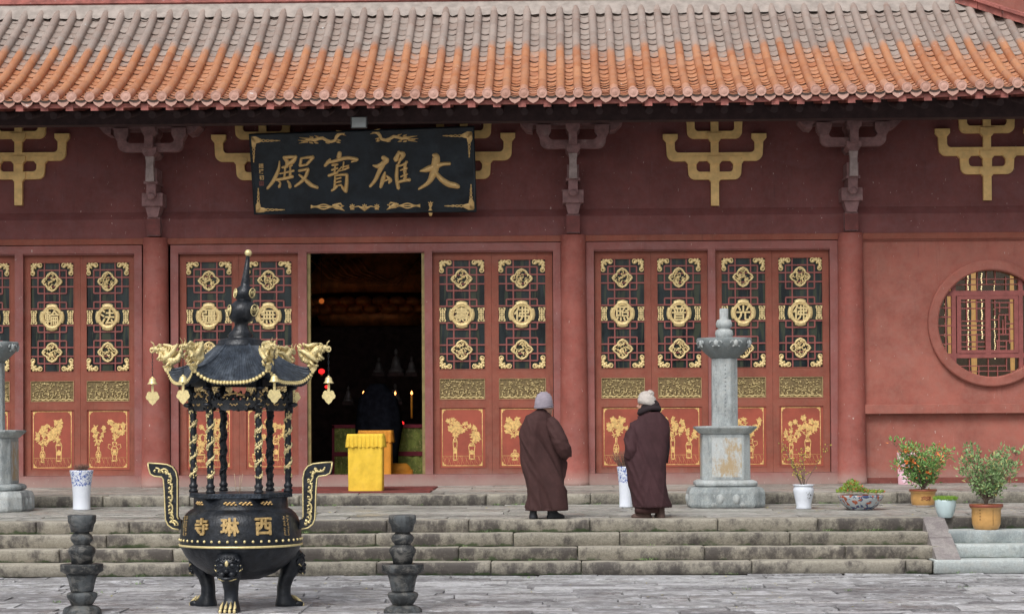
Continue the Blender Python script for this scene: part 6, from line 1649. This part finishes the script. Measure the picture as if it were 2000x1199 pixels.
# strands of lights and gilt pillars behind the moon window
LS = [(1846, 560, 690, 'curtain of bead lights at the far left of the round window'), (1890, 530, 690, 'bead light strand behind the left casement'), (1917, 530, 660, 'bead light strand beside the window centre post'), (1942, 545, 700, 'bead light strand behind the right casement')]
for px, y0_, y1_, lab in LS:
    a, b = P(px, y0_, 34.4), P(px, y1_, 34.4)
    o = empty('bead_light_strand', (a.x, 34.4, b.z), lab, 'light strand', 'strands of bead lights behind the round window'); m = MB(); n_ = int((a.z-b.z)/.034)
    for k in range(n_): m.blob((.006*math.sin(k*1.3), 0, .034*k), (.011 if px != 1942 else .007, .011, .012), 1)
    m.build('beads', 'bead_light', o); m = MB(); m.tube([(0, .012, -.02), (0, .012, a.z-b.z+1.2)], .004, 4); m.build('cord', 'brass', o)
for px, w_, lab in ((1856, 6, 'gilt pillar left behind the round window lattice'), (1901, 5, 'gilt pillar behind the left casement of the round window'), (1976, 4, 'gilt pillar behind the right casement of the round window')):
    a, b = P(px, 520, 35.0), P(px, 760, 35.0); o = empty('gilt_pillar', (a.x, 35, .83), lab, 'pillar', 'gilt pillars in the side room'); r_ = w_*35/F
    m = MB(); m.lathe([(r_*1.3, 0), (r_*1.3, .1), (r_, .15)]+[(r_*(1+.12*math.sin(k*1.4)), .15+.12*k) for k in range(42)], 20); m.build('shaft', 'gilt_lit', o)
# ------------------------------------------------------------------ people
def fold(p, dirs):
    s = 0
    for (dx, dz, fr, am, sd_) in dirs:
        l = math.hypot(dx, dz); u = (p.x*dz-p.z*dx)/l; v = (p.x*dx+p.z*dz)/l
        n = noise.noise(Vector((u*fr+sd_+.5*noise.noise(Vector((v*2, u*2, sd_))), v*fr*.09, p.y*.6+sd_))); s += am*(1.5*n+max(0, 1-abs(n)*2.2)**2*.9-.3)
    return s
def person(px, D, seca, label, hat, facing, mat, folds, extra, seed, hatname, hatmat, headc, legs, dxs=0):
    """seca: robe outline rows (y zoom, left, right, half depth, y shift), 661 px per metre"""
    K_ = 661.0; c = P(px, 1013, D); o = empty('person', (c.x, D, zter(D) if D > D_EDGE else Z_T), label, 'person')
    xc = (px-980)*4.133
    S = lambda xz: (xz-xc)/K_
    Zz = lambda yz: (1131-yz)/K_
    m = MB(); m.loft([(Zz(y), S((l+r)/2), sh, (r-l)/2/K_, hd) for y, l, r, hd, sh in seca], 40, p=2.2)
    for e in extra: m.tube([(S(a), yy, Zz(b)) for a, yy, b, _ in e], [r for *_, r in e], 14)
    rb = remesh(m, .0125, 3); rb.bm.normal_update()
    for v in rb.bm.verts:
        if v.co.z < Zz(seca[-1][0])+.012 and abs(v.normal.z) > .7: continue
        f_ = fold(v.co, folds); t = min(1, max(0, (1.36-v.co.z)/.15)); v.co += v.normal*f_*t*1.35
    ob = rb.build('robe', mat, o)
    # body, one continuous surface: legs, trunk, arms folded in front, neck, head with face
    hx, hy, hz_ = headc; m = MB(); s = facing
    for lx_, ly_ in legs: m.tube([(lx_, ly_, .05), (lx_, ly_, .16), (lx_*.9, ly_*.5, .40), (lx_*.75, 0, .80)], [.030, .034, .054, .078], 12)
    m.loft([(.76, 0, 0, .15, .10), (.95, 0, 0, .13, .10), (1.08, 0, 0, .13, .09), (1.18, 0, 0, .09, .07), (1.26, 0, 0, .05, .05)], 20)
    for q_ in (-1, 1): m.tube([(q_*.10+dxs, 0, 1.17), (q_*.13+dxs, .04, 1.0), (q_*.05+dxs, .10, .98)], [.05, .04, .03], 10)
    fd = Vector((math.cos(s), math.sin(s), 0)); sdv = Vector((-fd.y, fd.x, 0)); Hc = Vector((hx, hy, hz_))
    m.tube([(hx*.5, hy*.5, 1.24), Hc-Vector((0, 0, .08))-fd*.015], [.06, .052], 14)
    rot = Matrix(((fd.x, sdv.x, 0, 0), (fd.y, sdv.y, 0, 0), (0, 0, 1, 0), (0, 0, 0, 1)))
    m.blob(Hc+Vector((0, 0, .03)), (.098, .078, .10), 3, rot); m.blob(Hc+fd*.035+Vector((0, 0, -.045)), (.062, .058, .068), 3, rot)     # skull, jaw
    m.tube([Hc+fd*.088+Vector((0, 0, .01)), Hc+fd*.112+Vector((0, 0, -.028)), Hc+fd*.092+Vector((0, 0, -.036))], [.010, .016, .013], 8)
    m.blob(Hc+fd*.09+Vector((0, 0, -.062)), (.014, .026, .009), 2, rot); m.blob(Hc+fd*.084+Vector((0, 0, -.093)), (.016, .022, .016), 2, rot)
    for q_ in (-1, 1):
        m.blob(Hc+fd*.062+sdv*q_*.038+Vector((0, 0, -.035)), (.026, .022, .026), 2, rot); m.blob(Hc-fd*.005+sdv*q_*.078+Vector((0, 0, -.012)), (.020, .010, .032), 2, rot); m.blob(Hc+fd*.084+sdv*q_*.028+Vector((0, 0, .022)), (.012, .022, .008), 2, rot)
    bd = remesh(m, .0075, 2).build('body', 'skin', o)
    m = MB()
    for q_ in (-1, 1): m.blob(Hc+fd*.082+sdv*q_*.030+Vector((0, 0, -.002)), (.006, .011, .005), 2, rot)
    m.build('eyes', 'shoe', o)
    m = MB(); rg = random.Random(seed)
    if hatname == 'knit_cap':
        rows = []; N_ = 40
        for k in range(15):
            t = k/14; ph = PI*.5*t; r_ = (.104+.010*math.sin(t*PI))*math.cos(ph*.98)**.72+.001; z_ = -.035+.195*math.sin(ph)
            rows.append([m.v(Hc+rot.to_3x3()@Vector((r_*1.06*math.cos(2*PI*i/N_)-.012+(-.0)*t, r_*.93*math.sin(2*PI*i/N_), z_+.012+.008*math.sin(k*2.2)+(.012*math.cos(2*PI*i/N_)*(1-t))))) for i in range(N_)])
        for a_, b_ in zip(rows, rows[1:]):
            for i in range(N_): m._f([a_[i], a_[(i+1) % N_], b_[(i+1) % N_], b_[i]], True)
        m._f(rows[-1]); 
        for k in range(7):
            z_ = -.012+.021*k; r_ = .113*math.cos(PI*.5*min(1, (z_+.035)/.2))**.72+.001; m.tube([Hc+rot.to_3x3()@Vector((r_*1.05*math.cos(t)-.012, r_*.93*math.sin(t), z_+.018*math.sin(t+1)*(1 if k % 2 else .6))) for t in [2*PI*i/30 for i in range(31)]], .007, 5, cap=False)
        ht = m.build(hatname, hatmat, o); m = MB(); m.blob(Hc+fd*.055+Vector((0, -.085, .02)), (.008, .006, .008), 2); m.build('cap_button', 'porcelain', ht)
    else:
        N_ = 40; rows = []
        for r_, z_ in ((.103, -.015), (.112, -.012), (.113, .035), (.108, .045), (.108, .05), (.098, .085), (.075, .115), (.04, .13), (.003, .134)):
            rows.append([m.v(Hc+rot.to_3x3()@Vector((r_*1.05*math.cos(2*PI*i/N_)-.010, r_*.93*math.sin(2*PI*i/N_), z_+.012+.02*math.cos(2*PI*i/N_)))) for i in range(N_)])
        for a_, b_ in zip(rows, rows[1:]):
            for i in range(N_): m._f([a_[i], a_[(i+1) % N_], b_[(i+1) % N_], b_[i]], True)
        for i in range(60):
            a = rg.random()*6.28; e = rg.uniform(-1, 1); cc = Vector((math.cos(a)*math.sqrt(1-e*e), math.sin(a)*math.sqrt(1-e*e), e)); m.blob(Hc-fd*.045+Vector((0, 0, .125))+cc*.034, (.022, .022, .020), 1)
        m.build(hatname, hatmat, o)
    return o, S, Zz
S0 = lambda a: (a-343.0)/661; S1 = lambda a: (a-1182.0)/661
segL = [(1066, 184, 537, .20, 0), (1050, 182, 538, .205, 0), (1000, 186, 536, .20, 0), (900, 186, 528, .19, 0), (800, 168, 516, .19, 0), (700, 150, 505, .185, 0), (600, 137, 490, .18, 0), (500, 133, 485, .175, 0), (440, 138, 478, .17, 0), (400, 146, 468, .165, 0), (360, 166, 452, .155, 0), (320, 195, 432, .135, 0), (290, 222, 410, .115, 0), (268, 262, 392, .09, 0), (250, 288, 372, .072, 0), (236, 294, 362, .066, 0)]
exL = [[(500, .06, 600, .05), (505, .06, 690, .055), (505, .05, 800, .045), (498, .04, 870, .03)]]
o, S, Zz = person(1063, 26.3, segL, 'person seen from behind in a long brown robe and lilac knitted cap', 1, math.radians(25), 'robe', [(.42, -.9, 7, .020, 1), (.05, -1, 6, .014, 4), (.5, -.85, 15, .006, 8)], exL, 1, 'knit_cap', 'wool_lilac', (.012, 0, 1.372), ((S0(255), -.055), (S0(435)-.045, -.03)), -.01)
def shoes(o, spec, bot=1131):
    for a, b, y_, ang, mt in spec:
        m = MB(); w_ = (b-a)/2/661; cx = S_((a+b)/2)
        m.loft([(0, 0, 0, .052, .125), (.02, 0, 0, .055, .128), (.045, 0, .005, .050, .112), (.07, 0, .04, .044, .075), (.11, 0, .055, .042, .055), (.17, 0, .055, .044, .055)], 24, p=2.4)
        R2 = Matrix.Rotation(ang, 4, 'Z')
        for v in m.bm.verts: v.co = R2 @ v.co+Vector((cx, y_, 0))
        m.build('shoe', mt, o)
def sleeve(o, S, Zz, cen, mat, sd_, lip):
    m = MB(); rows = []
    for k, (a_, y_, b_, rx, ry) in enumerate(cen):
        p = Vector((S(a_), y_, Zz(b_))); q0 = cen[max(0, k-1)]; q1 = cen[min(len(cen)-1, k+1)]
        dr = (Vector((S(q1[0]), q1[1], Zz(q1[2])))-Vector((S(q0[0]), q0[1], Zz(q0[2])))).normalized(); n1 = Vector((-dr.z, 0, dr.x)).normalized()
        rows.append([m.v(p+n1*rx*math.cos(2*PI*i/28)+Vector((0, 1, 0))*ry*math.sin(2*PI*i/28)) for i in range(28)])
    for a_, b_ in zip(rows, rows[1:]):
        for i in range(28): m._f([a_[i], a_[(i+1) % 28], b_[(i+1) % 28], b_[i]], True)
    m._f(rows[0][::-1]); m._f(rows[-1])
    rb = remesh(m, .010, 3); rb.bm.normal_update()
    for v in rb.bm.verts: v.co += v.normal*fold(v.co, sd_)
    return rb.build('sleeve', mat, o)
sleeve(o, S, Zz, [(392, -.06, 318, .045, .05), (410, -.09, 360, .075, .075), (440, -.12, 430, .092, .085), (472, -.14, 510, .095, .085), (505, -.13, 575, .090, .07), (526, -.10, 622, .070, .05), (540, -.08, 645, .045, .03)], 'robe', [(.5, -.85, 9, .012, 21), (.9, -.3, 12, .004, 5)], 0)
S_ = S
shoes(o, [(222, 288, .0, math.radians(180), 'shoe'), (388, 482, .0, math.radians(125), 'shoe')])
segR = [(1048, 1062, 1364, .19, 0), (1030, 1060, 1366, .195, 0), (950, 1046, 1360, .19, 0), (850, 1030, 1348, .185, 0), (750, 1014, 1343, .18, 0), (670, 1000, 1346, .18, 0), (560, 1010, 1350, .175, 0), (450, 1010, 1352, .17, 0), (400, 1035, 1352, .16, 0), (350, 1068, 1346, .15, 0), (320, 1092, 1330, .135, 0), (295, 1118, 1305, .12, 0), (275, 1130, 1285, .10, 0)]
exR = [[(1100, -.02, 370, .075), (1065, -.08, 470, .09), (1045, -.10, 580, .085), (1030, -.08, 650, .06)]]
o, S, Zz = person(1266, 26.35, segR, 'person in a plum robe with dark scarf collar and cream bobble hat, facing left', 1, math.radians(172), 'robe_plum', [(.40, -.9, 6, .022, 11), (.30, -.95, 13, .007, 14), (-.12, -1, 7, .010, 17)], exR, 2, 'bobble_hat', 'wool_cream', (-.012, 0, 1.385), ((S1(1129)+.054, -.01), (S1(1276)+.014, -.033)), -.02)
S_ = S
m = MB(); m.tube([(S(1322), .02, Zz(335)), (S(1342), .03, Zz(430)), (S(1345), .03, Zz(560)), (S(1338), .03, Zz(690))], [.02, .028, .028, .012], 12); m.build('cape_gap_shade', 'scarf', o)  # dark tube added to imitate the shaded gap at the cape's seam
m = MB()
for k, (zz_, r1_, r2_) in enumerate(((252, .112, .030), (232, .098, .026), (216, .088, .022), (272, .124, .028))):
    m.tube([(S(1197)+r1_*math.cos(t), r1_*.8*math.sin(t), Zz(zz_)+(.018+.006*k)*math.cos(t+.3*k)+.006*math.sin(3*t+k*2)) for t in [2*PI*i/36 for i in range(37)]], r2_, 10, cap=False)
remesh(m, .008, 2).build('scarf_collar', 'scarf', o)
m = MB(); m.loft([(Zz(1092), S(1175), 0, .155, .13), (Zz(1040), S(1180), 0, .16, .14)], 40); m.build('under_robe', 'robe', o)
shoes(o, [(1072, 1186, .0, math.radians(-100), 'sock'), (1246, 1306, .02, math.radians(-165), 'sock')])

# ------------------------------------------------------------------ small litter
rg = random.Random(77); m = MB()
def surf(D): return 0.010 if D < D_BASE else zter(D)+.008
for k in range(150):
    if k < 70: D = rg.uniform(26.6, 29.8); x = P(rg.uniform(1480, 1990), 990, D).x if k < 50 else P(rg.uniform(0, 1400), 990, D).x
    else: D = rg.uniform(20, 25); x = rg.uniform(-5.5, 5.5)
    m.tone(rg.random(), rg.random()); s_ = rg.uniform(.012, .030); a_ = rg.random()*6.3; z_ = surf(D)
    m._f([m.v((x+s_*math.cos(a_), D+s_*math.sin(a_), z_+rg.uniform(0, .012))), m.v((x+s_*.4*math.cos(a_+1.6), D+s_*.4*math.sin(a_+1.6), z_+.006)), m.v((x-s_*math.cos(a_), D-s_*math.sin(a_), z_+rg.uniform(0, .012))), m.v((x+s_*.4*math.cos(a_-1.6), D+s_*.4*math.sin(a_-1.6), z_+.008))])
m.build('fallen_leaves', 'leaf_yellow', kind='stuff', fix=False)
m = MB()
for k in range(60):
    q_ = rg.random()
    if q_ < .4: x = rg.uniform(-6, 6.3); D = D_PL-.03; z_ = Z_T2
    elif q_ < .75: s_ = rg.randint(0, 3); x = rg.uniform(-6, 5.2); D = D_BASE+.3*s_-.01; z_ = Z_T*s_/4
    else: x = rg.uniform(-6, 6.3); D = rg.uniform(21, 25); z_ = 0
    for j in range(rg.randint(5, 14)): m.tone(rg.random(), 0); leafquad(m, Vector((x+rg.gauss(0, .03), D+rg.gauss(0, .012), z_)), Vector((rg.uniform(-.8, .8), rg.uniform(-.8, .2), 1)), rg.uniform(.015, .045), .008, rg)
m.build('weeds', 'leaf_green', kind='stuff', fix=False)
